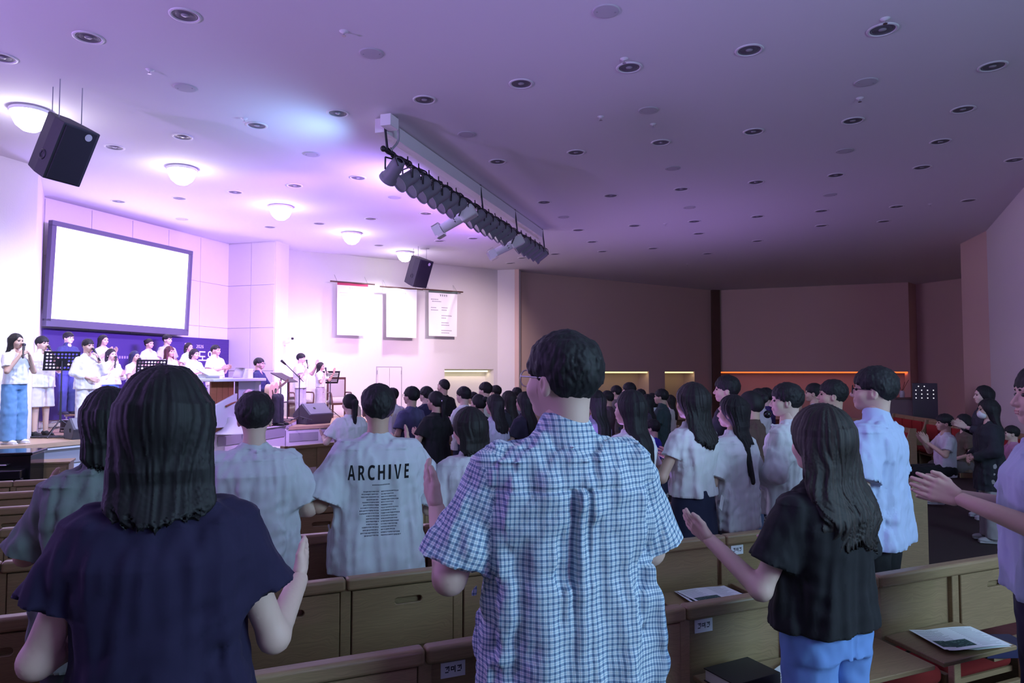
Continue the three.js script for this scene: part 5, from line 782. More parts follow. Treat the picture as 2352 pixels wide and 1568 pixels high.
  if (S.mat) {   // printed or woven cloth: uv in metres along body or sleeve, seams split
    const n = sm.pos.length / 3, cls = new Int8Array(n); for (let i = 0; i < n; i++) { const x = sm.pos[i * 3], y = sm.pos[i * 3 + 1] - dy, z = sm.pos[i * 3 + 2], dt = torsoPart(x, y, z); cls[i] = sleeves[0].f(x, y, z) + 0.004 < dt ? 2 : sleeves[1].f(x, y, z) + 0.004 < dt ? 3 : sm.nor[i * 3 + 2] < 0 ? 0 : 1; }
    const P = [], N = [], U = [];
    for (let q = 0; q < sm.idx.length; q += 3) { const c = [cls[sm.idx[q]], cls[sm.idx[q + 1]], cls[sm.idx[q + 2]]].sort()[1]; for (let v = 0; v < 3; v++) { const i = sm.idx[q + v], x = sm.pos[i * 3], y = sm.pos[i * 3 + 1], z = sm.pos[i * 3 + 2]; P.push(x * k, y * k, z * k); N.push(sm.nor[i * 3], sm.nor[i * 3 + 1], sm.nor[i * 3 + 2]);
      if (c < 2) { const a = Math.asin(clamp(x / (0.185 * w + e), -1, 1)) * (0.185 * w + e) * 0.75 + x * 0.25; U.push(...S.uv ? S.uv(a, y - dy, c) : [a, y]); } else { const s = sleeves[c - 2], rx = x - s.S0.x, ry = y - dy - s.S0.y, rz = z - s.S0.z, v2 = rx * s.dir.x + ry * s.dir.y + rz * s.dir.z, px = rx - s.dir.x * v2, pz = rz - s.dir.z * v2, py = ry - s.dir.y * v2, up = -(px * s.dir.y - py * s.dir.x); U.push(...S.uv ? S.uv(0.6, 0.9, 1) : [Math.atan2(pz, up * s.a.s * -1) * 0.075, v2]); } } }
    sg = new THREE.BufferGeometry(); sg.setAttribute('position', new THREE.BufferAttribute(new Float32Array(P), 3)); sg.setAttribute('normal', new THREE.BufferAttribute(new Float32Array(N), 3)); sg.setAttribute('uv', new THREE.BufferAttribute(new Float32Array(U), 2));
  } else sg = toGeo(sm, k);
  mesh(S.name ?? 'shirt', sg, S.mat ?? cloth(S.c, S.rough ?? 0.9), t);
  // trousers or skirt
  const Pn = o.pants ?? { c: [0.05, 0.06, 0.12] }, pe = Pn.ease ?? 0.018;
  if (Pn.kind === 'skirt') {
    const sk = sections([[1.06, 0.135 * w, 0.105, 0], [0.9, 0.165 * w + pe, 0.115 + pe, -0.005], [0.4, 0.19 * w + pe * 2, 0.15 + pe * 2, 0], [0.0, 0.2 * w + pe * 3, 0.17 + pe * 2, 0]], 2.1), ph = Pn.hem ?? 0.35, pm = meshField((x, y, z) => Math.max(sk(x, y, z) - noise3(x * 11 + ns, y * 0.8, z * 11) * 0.012 * sstep(0.95, 0.6, y), ph - y, y - 1.01), [-0.3, ph - 0.02, -0.26], [0.3, 1.09, 0.27], cb * 0.9);
    mesh('skirt', toGeo(pm, k), cloth(Pn.c), t);
  } else {
    const pl = legs.map((l) => [cone([l[0][0], l[0][1] + 0.0, l[0][2]], l[1], 0.086 * w + pe, (Pn.wide ?? 0.064) + pe), cone(l[1], [l[2][0], l[2][1] - 0.06, l[2][2]], (Pn.wide ?? 0.064) + pe * 0.9, (Pn.wide ?? 0.052) + pe)]), pel = sections([[1.03, 0.128 * w, 0.095, -0.005], [0.93, 0.158 * w + pe * 0.4, 0.112, -0.012], [0.84, 0.155 * w + pe * 0.4, 0.108, -0.014]]), ph = Pn.hem ?? 0.05;
    const pf = (x, y, z) => { let d = 1e3; for (const q of pl) { let l = smin(q[0](x, y, z), q[1](x, y, z), 0.02); d = d > 100 ? l : smin(d, l, 0.012); } d = smin(d, Math.max(pel(x, y - dy, z), y - dy - 1.02), 0.03); if (Pn.wrinkle !== 0) d -= noise3(x * 14 + ns, y * 10, z * 14) * 0.005; if (Pn.seam) d += 0.005 * Math.exp(-((x / 0.008) ** 2)) * (z < 0 ? 1 : 0) * sstep(0.75, 0.85, y); return Math.max(d, ph - y); };
    const pm = meshField(pf, [-0.32, ph - 0.03, -0.24], [0.32, 1.06 + dy, (o.sit ? 0.6 : 0.26)], near && Pn.fine ? 0.009 : cb);
    mesh('trousers', toGeo(pm, k), Pn.mat ?? cloth(Pn.c), t);
  }
  if (!o.noShoes) for (const l of legs) { const g = merge([new THREE.SphereGeometry(1, 14, 10).scale(0.045, 0.045, 0.075).translate(l[2][0], l[2][1] - 0.025, l[2][2] - 0.01), new THREE.SphereGeometry(1, 14, 10).scale(0.047, 0.034, 0.085).translate(l[2][0] * 1.08, l[2][1] - 0.045, l[2][2] + 0.09), rbox(0.085, 0.022, 0.24, l[2][0] * 1.05, Math.max(0.012, l[2][1] - 0.068), l[2][2] + 0.045, 0.01)]); g.scale(k, k, k); mesh('shoe', g, cloth(o.shoe ?? [0.6, 0.6, 0.6], 0.6), t); }
  // things worn or part of the dress
  if (o.extra) o.extra(t, k, HM, dy);
  t.userData.h = undefined; delete t.userData.h;
  return { t, k, arms, HM, dy };
}
// ---------------------------------------------------------------- the congregation and the singers
const WHITE = [0.74, 0.74, 0.76], OFF = [0.62, 0.62, 0.64], NAVY = [0.018, 0.018, 0.06], BLACK = [0.010, 0.010, 0.012], DENIM = [0.10, 0.2, 0.42], DARK = [0.03, 0.03, 0.04], BEIGE = [0.5, 0.44, 0.36], GREY = [0.25, 0.26, 0.3];
const HAIR = { black: [0.012, 0.010, 0.013], soft: [0.02, 0.015, 0.014], brown: [0.036, 0.023, 0.017], red: [0.16, 0.03, 0.04], blue: [0.03, 0.035, 0.12] };
const plaid = new THREE.MeshStandardMaterial({ roughness: 0.9, map: (() => { const t = dataTex(128, 128, (u, v, x, y) => { const a = (x % 64) < 26, b = (y % 64) < 26, th = Math.abs((x % 64) - 45) < 4 || Math.abs((y % 64) - 45) < 4, n = 0.04 * ((x * 7 + y * 13) % 5) / 5; const c = a && b ? [0.36, 0.45, 0.58] : a || b ? [0.60, 0.70, 0.78] : [0.88, 0.92, 0.94]; return c.map((q) => q * (th ? 0.88 : 1) - n); }, true); t.repeat.set(1 / 0.03, 1 / 0.03); return t; })() });
const archiveTex = canvasTex(2048, 1024, (g, W, H) => {   // left half: the back of the shirt, 1 m x 1 m; right half plain
  g.fillStyle = '#c3c6cd'; g.fillRect(0, 0, W, H); g.fillStyle = '#17171c'; g.textAlign = 'center'; g.save(); g.translate(518, 488); g.scale(0.72, 1.15); g.font = 'bold 96px sans-serif'; const word = 'ARCHIVE'; let x = -225; for (const c of word) { if (c === 'I') g.fillRect(x - 9, -70, 18, 70); else g.fillText(c, x, 0); x += c === 'H' || c === 'I' ? 62 : 76; } g.restore();
  g.fillStyle = '#3a3a44'; for (let i = 0; i < 16; i++) g.fillRect(472 + i * 6, 512, 4, 6);
  const R = rng(21); g.fillStyle = '#55555f'; for (let r = 0; r < 17; r++) { const y = 548 + r * 14.5; let l = 60 + R() * 45; for (let q = 0; q < l; q += 7) g.fillRect(505 - l + q, y, 4 + R() * 2.4, 5 + R() * 2); l = 60 + R() * 50; for (let q = 0; q < l; q += 7) g.fillRect(520 + q, y, 4 + R() * 2.4, 5 + R() * 2); }
});
const archive = new THREE.MeshStandardMaterial({ roughness: 0.92, map: archiveTex });
const denim = new THREE.MeshStandardMaterial({ roughness: 0.85, color: col(0.16, 0.30, 0.62) });
const hair = (style, more = {}) => ({ style, ...more });

// nearest row
const navyWoman = person({ label: 'woman in a loose navy short sleeved top with shoulder length dark hair', px: 383, py: 852, z: 1.62, face: 20, g: 'f', w: 1.0, arms: 'clap', armL: [[0.245, 1.08, 0.0], [0.1, 1.10, 0.22], [-0.2, 0.3, 1], [-1, 0, 0], [0, 1, 0], 0.3], armR: [[0.25, 1.06, 0.03], [0.31, 1.13, 0.25], [0.25, 0.45, 0.9], [-1, 0, 0], [0, 1, 0], 0.2], shirt: { c: [0.014, 0.009, 0.04], ease: 0.04, sr: 0.082, sleeve: 0.58, hem: 0.75, loose: 1.15, fold: 1.0 }, pants: { c: DARK }, hair: hair('long', { len: 1.37, wide: 0.115, c: HAIR.black, point: 0.3, vol: 0.008 }), skin: 1 });
person({ label: 'tall man in a blue and white checked short sleeved shirt with glasses', px: 1292, py: 772, z: 2.08, face: 14, hy: 34, hp: 2, w: 1.12, armL: [[0.30, 1.06, 0.0], [0.32, 1.2, 0.2], [0.2, 0.7, 0.6], [-1, 0, 0], [0, 1, 0], 0.25], armR: [[0.27, 1.08, 0.06], [0.1, 1.12, 0.28], [-0.1, 0.3, 1], [-1, 0, 0], [0, 1, 0], 0.25], shirt: { mat: plaid, ease: 0.042, sr: 0.084, sleeve: 0.86, hem: 0.74, loose: 1.15, collar: true, yoke: true, fold: 1.5, cell: 0.006 }, pants: { c: DARK }, hair: hair('short', { c: [0.014, 0.013, 0.015], nape: 1.475, fringe: 1.625, vol: 0.005 }), glasses: 2, skin: 1 });
person({ label: 'woman in a black tee and light blue jeans with long brown wavy hair', px: 1882, py: 937, z: 2.4, face: 28, g: 'f', w: 1.05, armL: [[0.26, 1.07, 0.05], [0.29, 1.2, 0.26], [0.25, 0.55, 0.9], [-0.8, 0.2, -0.3], [0, 1, -0.4], 0.22], armR: [[0.25, 1.06, 0.02], [0.12, 1.1, 0.24], [-0.1, 0.3, 1], [-1, 0, 0], [0, 1, 0], 0.3], shirt: { c: BLACK, ease: 0.034, hem: 0.93, loose: 1.15, sr: 0.075, sleeve: 0.68, fold: 1 }, pants: { mat: denim, ease: 0.014, fine: true, seam: true }, hair: hair('long', { len: 1.24, wide: 0.16, c: HAIR.brown, vol: 0.01, wavy: 1, point: -0.3 }), spread: 0.5, skin: 1 });
person({ label: 'man in a pale grey blue tee and dark trousers clapping at the aisle end', px: 2402, py: 832, z: 2.62, face: 66, hy: 8, w: 1.12, armL: [[0.26, 1.12, 0.04], [0.07, 1.2, 0.29], [-0.05, 0.35, 1], [-1, 0, 0], [0, 1, -0.2], 0.2], armR: [[0.26, 1.12, 0.04], [0.13, 1.18, 0.27], [-0.05, 0.15, 1], [-1, 0.3, 0], [0, 1, -0.2], 0.25], shirt: { c: [0.40, 0.45, 0.58], ease: 0.04, sr: 0.08, hem: 0.87 }, pants: { c: [0.02, 0.02, 0.035] }, hair: hair('short'), skin: 0, faceParts: true });
// second row
person({ label: 'woman in a grey green top with straight black hair beside the woman in navy', px: 252, py: 892, z: 2.45, face: 28, hy: 8, g: 'f', arms: 'clapHigh', armL: [[0.25, 1.12, 0.08], [0.2, 1.26, 0.2], [-0.1, 0.9, 0.5], [-1, 0, 0], [0, 0.3, -1], 0.2], shirt: { c: [0.16, 0.18, 0.18], ease: 0.035, sr: 0.075, sleeve: 0.9, hem: 0.78, loose: 1.2, fold: 1.6 }, pants: { c: DARK }, hair: hair('long', { len: 1.43, wide: 0.09 }) });
person({ label: 'man in a light blue polo shirt with black glasses standing at the pew end', px: 2002, py: 847, z: 3.92, face: 46, hy: 16, hp: 4, w: 1.08, arms: 'clapLow', shirt: { c: [0.44, 0.54, 0.74], ease: 0.04, sr: 0.085, sleeve: 0.9, hem: 0.76, loose: 1.2, collar: true, fold: 1.2 }, pants: { c: BLACK }, hair: hair('short', { vol: 0.008, nape: 1.51 }), glasses: 1 });
// third row
person({ label: 'man in a plain light grey tee with a rounded dark haircut', px: 586, py: 906, z: 3.48, face: 20, hp: 3, w: 1.05, arms: 'clapLow', shirt: { c: [0.52, 0.54, 0.58], ease: 0.045, sr: 0.09, sleeve: 0.85, hem: 0.72, loose: 1.2, fold: 1.1, cell: 0.008 }, pants: { c: DARK }, hair: hair('short', { vol: 0.01, nape: 1.49, fringe: 1.6 }) });
person({ label: 'man in a light oversized tee with ARCHIVE printed on the back', px: 868, py: 887, z: 3.72, face: 16, hy: 4, hp: 3, w: 1.08, armL: 'elbowOut', armR: [[0.27, 1.14, 0.1], [0.2, 1.3, 0.26], [0, 1, 0.3], [-1, 0, 0], [0, 0, -1], 0.12], shirt: { mat: archive, uv: (x, y, c) => [(0.5 - x) * 0.5 + (c ? 0.5 : 0), y - 0.7 + 0.01], ease: 0.05, sr: 0.098, sleeve: 0.92, hem: 0.72, loose: 1.1, fold: 0.9, cell: 0.008 }, pants: { c: DARK }, hair: hair('short', { vol: 0.006, nape: 1.505, fringe: 1.63 }) });
person({ label: 'short woman with bobbed hair in a white tee with tan sleeve stripes', px: 1077, py: 940, z: 3.92, face: 32, hy: 14, g: 'f', arms: 'clap', shirt: { c: [0.6, 0.6, 0.63], ease: 0.05, sr: 0.095, sleeve: 0.92, hem: 0.78, loose: 1.2 }, pants: { c: BEIGE }, hair: hair('bob', { len: 1.43, wide: 0.118, c: HAIR.soft, vol: 0.012 }), extra: (t, k) => mesh('shirt_stripe', merge([put(new THREE.TorusGeometry(0.082, 0.006, 6, 20).scale(1, 1, 1), -0.2 * k, 1.225 * k, 0.0, 1.45, 0, 0)]), std([0.35, 0.3, 0.25], 0.9), t) });
person({ label: 'woman with very long straight black hair in a white top', px: 1446, py: 897, z: 4.42, face: 38, hy: 10, g: 'f', arms: 'clap', shirt: { c: WHITE, ease: 0.03, hem: 0.8 }, pants: { c: DARK }, hair: hair('long', { len: 1.16, wide: 0.096, tail2: true }) });
person({ label: 'woman in a fitted white cap sleeve tee and navy skirt with wavy dark hair', px: 1588, py: 882, z: 4.5, face: 34, hy: 6, g: 'f', arms: 'clap', shirt: { c: WHITE, ease: 0.022, sr: 0.056, sleeve: 0.5, hem: 0.97, loose: 1.1 }, pants: { kind: 'skirt', c: [0.016, 0.018, 0.05], hem: 0.5, ease: 0.01 }, hair: hair('long', { len: 1.28, wide: 0.118, c: HAIR.soft, vol: 0.008, wavy: 0.8, point: 0.5 }), extra: (t, k) => { const n = mesh('pocket_note', rbox(0.05, 0.09, 0.004, 0, 0, 0, 0.001, 1), M.paper, t); n.position.set(-0.1 * k, 0.93 * k, -0.155 * k); n.rotation.z = 0.5; n.rotation.y = 0.35; } });
person({ label: 'woman in a loose white tee with thin black ponytails over her back', px: 1682, py: 908, z: 4.68, face: 36, hy: 14, g: 'f', arms: 'clapLow', shirt: { c: WHITE, ease: 0.035, sr: 0.08, sleeve: 0.85, hem: 0.76, loose: 1.3 }, pants: { c: [0.4, 0.42, 0.46] }, hair: hair('long', { len: 1.36, wide: 0.085, tail2: true }) });
person({ label: 'man in a billowing white long sleeved shirt seen in profile', px: 1805, py: 882, z: 4.84, face: 52, hy: 24, arms: 'front', shirt: { c: WHITE, ease: 0.04, sr: 0.085, sleeve: 1.75, hem: 0.78, fold: 1.5 }, pants: { c: DARK }, hair: hair('short', { vol: 0.004, fringe: 1.62 }), faceParts: true });
person({ label: 'man in a white shirt standing just ahead of the light blue polo', px: 1908, py: 874, z: 5.6, face: 52, hy: 22, hp: 4, arms: 'clap', shirt: { c: WHITE, collar: true, ease: 0.03 }, pants: { c: DARK }, hair: hair('short', { vol: 0.002 }), skin: 2 });
person({ label: 'dark clad man looking left behind the woman with thin ponytails', px: 1668, py: 864, z: 6.3, face: 55, hy: 20, shirt: { c: DARK }, pants: { c: DARK }, hair: hair('short', { vol: 0.004, fringe: 1.61 }) });
// middle of the hall
person({ label: 'woman in white with two dark plaits raising her open hands', px: 803, py: 905, z: 8.13, face: 35, hy: 10, g: 'f', armL: 'open', armR: 'raise', shirt: { c: WHITE, ease: 0.045, sr: 0.09, hem: 0.7 }, pants: { c: OFF }, hair: hair('pony', { len: 1.22, nape: 1.5 }) });
person({ label: 'man in a white tee behind the lettered shirt', px: 901, py: 892, z: 10.95, face: 45, shirt: { c: WHITE, ease: 0.04 }, hair: hair('short', { vol: 0.006 }) });
person({ label: 'man with glasses in a slate blue tee', px: 943, py: 889, z: 8.85, face: 58, hp: 6, shirt: { c: [0.10, 0.10, 0.2], ease: 0.035 }, pants: { c: NAVY }, hair: hair('short', { vol: 0.006 }), glasses: 1, arms: 'clapLow' });
person({ label: 'man in a navy tee next to the one in slate blue', px: 977, py: 889, z: 10.27, face: 58, hp: 6, shirt: { c: NAVY, ease: 0.035 }, hair: hair('short', { vol: 0.008 }) });
person({ label: 'woman in a black tee with a silver hair clip, clapping', px: 1000, py: 899, z: 7.95, face: 50, hy: 8, g: 'f', armL: 'clap', armR: 'clap', shirt: { c: BLACK, ease: 0.04, sr: 0.085, hem: 0.8 }, pants: { c: BLACK }, hair: hair('pony', { len: 1.36, nape: 1.5 }), extra: (t, k) => mesh('hair_clip', put(new THREE.TorusGeometry(0.02, 0.006, 6, 14), 0, 1.59 * k, -0.135 * k), M.metal, t) });
person({ label: 'very tall man in a black tee rising above the crowd', px: 1017, py: 871, z: 11.79, face: 52, hp: 6, w: 1.1, shirt: { c: BLACK, ease: 0.03 }, hair: hair('short', { nape: 1.53, fringe: 1.65, vol: -0.006 }) });
person({ label: 'man in a pale lilac tee before the lit alcove', px: 1064, py: 889, z: 9.59, face: 58, shirt: { c: WHITE, ease: 0.025 }, hair: hair('short', { vol: 0.004 }) });
person({ label: 'dark haired person half hidden behind the pale lilac tee', px: 1086, py: 901, z: 12.36, face: 58, shirt: { c: OFF }, hair: hair('short', { vol: 0.002 }) });
person({ label: 'woman with a small hair bun behind the bobbed head', px: 1098, py: 906, z: 8.5, face: 55, g: 'f', shirt: { c: DARK }, hair: hair('bun') });
person({ label: 'tall man in a cream tee with swept up hair', px: 1113, py: 879, z: 11.26, face: 62, hp: 4, shirt: { c: [0.68, 0.67, 0.6], ease: 0.025 }, hair: hair('short', { vol: 0.008 }) });
person({ label: 'man with a bowl haircut against the pale pillar', px: 1138, py: 886, z: 12.83, face: 62, shirt: { c: [0.3, 0.22, 0.45] }, hair: hair('short', { vol: 0.006, fringe: 1.61 }) });
person({ label: 'woman with loose black hair carrying a dark bag strap over white', px: 1135, py: 906, z: 7.36, face: 56, g: 'f', shirt: { c: [0.5, 0.48, 0.6] }, pants: { c: DARK }, hair: hair('long', { len: 1.26, wide: 0.12 }) });
person({ label: 'woman with long chestnut hair in dark clothes', px: 1167, py: 898, z: 8.93, face: 56, g: 'f', shirt: { c: DARK }, hair: hair('long', { len: 1.2, wide: 0.1, c: [0.035, 0.022, 0.018] }) });
person({ label: 'man seen between the pillar and the long haired women', px: 1186, py: 890, z: 13.29, face: 58, shirt: { c: [0.3, 0.3, 0.34] }, hair: hair('short') });
person({ label: 'woman with long dark hair partly behind the checked shirt', px: 1204, py: 900, z: 7.75, face: 54, g: 'f', shirt: { c: [0.03, 0.025, 0.05] }, hair: hair('long', { len: 1.2, wide: 0.11 }) });
person({ label: 'woman with dark hair to the right of the checked shirt collar', px: 1366, py: 896, z: 6.6, face: 50, g: 'f', shirt: { c: [0.35, 0.28, 0.48] }, pants: { c: DARK }, hair: hair('long', { len: 1.2, wide: 0.115 }) });
const far = 'people standing under the yellow light strips';
[[1394, 898, 10.73, 'm', [0.1, 0.06, 0.08], 'short'], [1414, 886, 12.63, 'm', [0.16, 0.13, 0.13], 'short'], [1444, 879, 11.23, 'm', DARK, 'short'], [1470, 894, 13.3, 'm', DARK, 'short'], [1484, 906, 9.85, 'f', [0.06, 0.04, 0.07], 'long']].forEach(([px, py, z, g, c, st], i) => person({ label: ['young man in maroon facing left under the yellow light strip', 'young man in brown facing left under the yellow light strip', 'taller young man in black under the yellow light strip', 'man in black beside the taller one under the yellow strip', 'woman with dark curls in the row before the yellow strip'][i], px, py, z, face: 66, g, shirt: { c }, hair: hair(st, { len: 1.3, vol: 0.002 }), group: undefined }));
person({ label: 'girl in a white top standing before the dark pier', px: 1497, py: 903, z: 11.81, face: 62, g: 'f', shirt: { c: WHITE }, hair: hair('bob', { len: 1.44 }) });
person({ label: 'man in a dark green collared shirt with folded hands', px: 1518, py: 894, z: 10.18, face: 64, shirt: { c: [0.03, 0.05, 0.055], collar: true, ease: 0.03 }, arms: 'front', hair: hair('short', { vol: 0.002 }) });
person({ label: 'woman with long brown hair in a white blouse facing the platform', px: 1538, py: 907, z: 12.31, face: 70, g: 'f', shirt: { c: [0.62, 0.58, 0.56], sleeve: 1.6, sr: 0.055 }, arms: 'front', pants: { kind: 'skirt', c: [0.45, 0.3, 0.3] }, hair: hair('long', { len: 1.2, wide: 0.1, c: HAIR.brown }) });
person({ label: 'child in a bright blue shirt among the pews', px: 1497, py: 963, z: 7.4, face: 62, shirt: { c: [0.05, 0.04, 0.5] }, pants: { c: DARK }, hair: hair('short'), arms: 'down' });
person({ label: 'woman with a ponytail and a large black bobble', px: 1722, py: 899, z: 5.8, face: 60, g: 'f', shirt: { c: [0.09, 0.05, 0.04] }, hair: hair('bun', { nape: 1.5 }), extra: (t, k) => mesh('hair_bobble', new THREE.SphereGeometry(0.035 * k, 16, 12).translate(0, 1.5 * k, -0.15 * k), M.blackGloss, t) });
person({ label: 'elderly person in a loose pale shirt under the orange light', px: 1741, py: 893, z: 8.4, face: 58, shirt: { c: [0.55, 0.5, 0.55], ease: 0.04 }, hair: hair('short', { c: [0.02, 0.018, 0.02] }) });
person({ label: 'person in indigo behind the loose pale shirt', px: 1757, py: 892, z: 9.4, face: 60, shirt: { c: [0.035, 0.02, 0.12] }, hair: hair('short', { vol: 0.006 }) });
person({ label: 'man holding a phone to his chin under the orange light', px: 1868, py: 881, z: 8.6, face: 64, shirt: { c: [0.45, 0.42, 0.45] }, armR: 'mic', hair: hair('short') });
// right side aisle
person({ label: 'woman with a white face mask in a dark patterned jacket and pale trousers', px: 2268, py: 918, z: 7.2, face: 72, g: 'f', mask: true, arms: 'front', shirt: { c: [0.02, 0.022, 0.028], name: 'jacket', sleeve: 1.85, sr: 0.075, ease: 0.035, hem: 0.62 }, pants: { c: [0.34, 0.32, 0.31], wide: 0.075 }, shoe: [0.4, 0.38, 0.38], hair: hair('long', { len: 1.28, wide: 0.12, vol: 0.01 }) });
person({ label: 'bare faced woman standing behind the masked one', px: 2258, py: 886, z: 8.4, face: 74, g: 'f', shirt: { c: DARK, sleeve: 1.8 }, hair: hair('long', { len: 1.35, wide: 0.1 }) });
person({ label: 'boy in a white tee sitting and clapping across the aisle', px: 2168, py: 952, z: 8.8, face: 80, sit: true, arms: 'clapHigh', ground: -0.02, shirt: { c: [0.6, 0.55, 0.6] }, pants: { c: BLACK }, hair: hair('short', { vol: 0.008 }) });
person({ label: 'girl in brown sitting next to the clapping boy', px: 2212, py: 951, z: 9.3, face: 78, g: 'f', sit: true, arms: 'front', ground: -0.02, shirt: { c: [0.12, 0.08, 0.06] }, pants: { c: [0.12, 0.1, 0.1] }, hair: hair('bob', { len: 1.42 }) });
person({ label: 'child in a pink shirt near the side wall', px: 2322, py: 978, z: 7.6, face: 70, shirt: { c: [0.5, 0.2, 0.35] }, pants: { c: DARK }, hair: hair('short'), arms: 'down' });

// ---- singers and players on the platform
function heldMic(P, side, label) {
  const a = P.arms[side > 0 ? 0 : 1], base = V(...a.W).add(V(...a.D).normalize().multiplyScalar(0.075)).add(V(0, P.dy, 0)).multiplyScalar(P.k), tip = V(0.0, 1.527 + P.dy, 0.145).multiplyScalar(P.k); P.t.updateMatrixWorld(true);
  const b = P.t.localToWorld(base), e = P.t.localToWorld(tip), d = e.clone().sub(b), l = 0.24, t = thing('microphone', label, 'microphone', e.toArray()); const u = d.normalize();
  mesh('grille_ball', new THREE.SphereGeometry(0.028, 12, 10), M.darkMetal, t); mesh('handle', rod([-u.x * 0.02, -u.y * 0.02, -u.z * 0.02], [-u.x * l, -u.y * l, -u.z * l], 0.02, 0.014, 10), M.black, t);
}
const F = -108;
const s1 = person({ label: 'woman singer with long dark hair in a white tee and wide blue jeans', px: 38, py: 766, z: 11.0, ground: STAGE, face: F + 6, g: 'f', armR: 'mic', armL: 'mic', shirt: { c: WHITE, ease: 0.03, hem: 0.92 }, pants: { c: [0.14, 0.3, 0.5], wide: 0.085, ease: 0.02 }, hair: hair('long', { len: 1.24, wide: 0.1, c: HAIR.soft }), shoe: WHITE });
heldMic(s1, -1, 'black microphone held by the woman in blue jeans');
const s2 = person({ label: 'man singer in a white shirt and knee length cream shorts', px: 98, py: 773, z: 12.3, ground: STAGE, face: F, armR: 'down', armL: 'mic', shirt: { c: WHITE, collar: true, ease: 0.045, hem: 0.84 }, pants: { c: [0.62, 0.58, 0.54], wide: 0.1, ease: 0.03, hem: 0.5 }, hair: hair('short', { vol: 0.006, fringe: 1.61 }), shoe: BLACK });
heldMic(s2, 1, 'black microphone held by the man in cream shorts');
person({ label: 'man in a navy shirt and navy trousers standing on the riser', px: 158, py: 763, z: 13.7, ground: STAGE + 0.3, face: F, armR: 'front', armL: 'open', shirt: { c: [0.04, 0.045, 0.15], collar: true, ease: 0.03 }, pants: { c: [0.04, 0.045, 0.15] }, hair: hair('short', { vol: 0.004 }), shoe: DARK });
const s3 = person({ label: 'man singer all in white trousers and sweatshirt', px: 203, py: 779, z: 12.5, ground: STAGE, face: F - 8, armL: 'mic', armR: 'front', shirt: { c: WHITE, ease: 0.04, sleeve: 1.7, sr: 0.065 }, pants: { c: WHITE, wide: 0.075 }, hair: hair('short', { vol: 0.002 }), shoe: WHITE });
heldMic(s3, 1, 'black microphone held by the man dressed all in white');
person({ label: 'woman with long dark hair clapping on the riser beside the man in navy', px: 238, py: 769, z: 14.7, ground: STAGE + 0.3, face: F, g: 'f', arms: 'clapHigh', shirt: { c: [0.6, 0.55, 0.52], ease: 0.03 }, pants: { c: BEIGE }, hair: hair('long', { len: 1.32, wide: 0.1, c: HAIR.soft }) });
const s4 = person({ label: 'woman singer in a white blouse and long blue pleated skirt', px: 256, py: 801, z: 13.7, ground: STAGE, face: F - 4, g: 'f', armR: 'mic', armL: 'clap', shirt: { c: WHITE, ease: 0.04, sleeve: 1.5, hem: 0.95 }, pants: { kind: 'skirt', c: [0.06, 0.12, 0.35], hem: 0.2, ease: 0.02 }, hair: hair('bob', { len: 1.42, wide: 0.1, c: HAIR.soft }) });
heldMic(s4, -1, 'black microphone held by the woman in the blue skirt');
const s5 = person({ label: 'woman singer in white with bluish dark hair', px: 310, py: 806, z: 14.2, ground: STAGE, face: F, g: 'f', armR: 'mic', armL: 'clap', shirt: { c: WHITE, ease: 0.035 }, pants: { kind: 'skirt', c: OFF, hem: 0.4 }, hair: hair('long', { len: 1.36, wide: 0.1, c: HAIR.blue }) });
heldMic(s5, -1, 'black microphone held by the woman with bluish hair');
person({ label: 'woman with tied back hair in an open collared white blouse', px: 343, py: 778, z: 15.9, ground: STAGE + 0.3, face: F, g: 'f', arms: 'clapLow', shirt: { c: WHITE, ease: 0.035, vneck: true }, hair: hair('bun', { c: HAIR.soft }) });
person({ label: 'man in a grey tee at the back of the singers', px: 385, py: 768, z: 16.4, ground: STAGE + 0.3, face: F, w: 1.05, arms: 'clapLow', shirt: { c: [0.42, 0.44, 0.46], ease: 0.035 }, hair: hair('short', { vol: 0.004, fringe: 1.61 }) });
person({ label: 'woman with wine red long hair in a white blouse', px: 390, py: 795, z: 14.8, ground: STAGE, face: F, g: 'f', arms: 'clap', shirt: { c: WHITE, ease: 0.03, vneck: true }, pants: { c: OFF }, hair: hair('long', { len: 1.27, wide: 0.1, c: HAIR.red, fringe: 1.62, front: true }) });
person({ label: 'woman with shoulder length dark hair next to the backdrop lettering', px: 434, py: 787, z: 16.6, ground: STAGE + 0.3, face: F, g: 'f', arms: 'clapLow', shirt: { c: WHITE, ease: 0.025 }, hair: hair('bob', { len: 1.42, c: HAIR.soft }) });
person({ label: 'woman with a short fringe bob in a loose white tee', px: 447, py: 801, z: 15.2, ground: STAGE, face: F, g: 'f', arms: 'clap', shirt: { c: WHITE, ease: 0.045, sr: 0.085 }, pants: { c: OFF }, hair: hair('bob', { len: 1.47, wide: 0.1, fringe: 1.62, c: HAIR.soft }) });
person({ label: 'stocky man in a white shirt clapping by the edge of the backdrop', px: 496, py: 792, z: 15.9, ground: STAGE, face: F + 4, w: 1.12, arms: 'clap', shirt: { c: WHITE, collar: true, ease: 0.035 }, pants: { c: WHITE }, hair: hair('short', { nape: 1.53, vol: -0.004 }) });
const gp = person({ label: 'man with glasses in a navy jacket seated and playing guitar', px: 596, py: 822, z: 14.8, ground: STAGE, face: F + 14, sit: true, glasses: 1, armR: [[0.3, 1.1, 0.02], [0.14, 0.98, 0.22], [-0.6, -0.5, 0.4], [0, 0, -1], [0, 1, 0], 0.5], armL: [[0.3, 1.08, 0.1], [0.3, 1.1, 0.32], [-0.2, 0.8, 0.3], [-0.6, 0, -0.8], [0, 1, 0.4], 0.8], shirt: { c: [0.025, 0.028, 0.09], name: 'jacket', sleeve: 1.8, sr: 0.06, vneck: true }, pants: { c: DARK }, hair: hair('short', { nape: 1.52 }), shoe: BLACK });
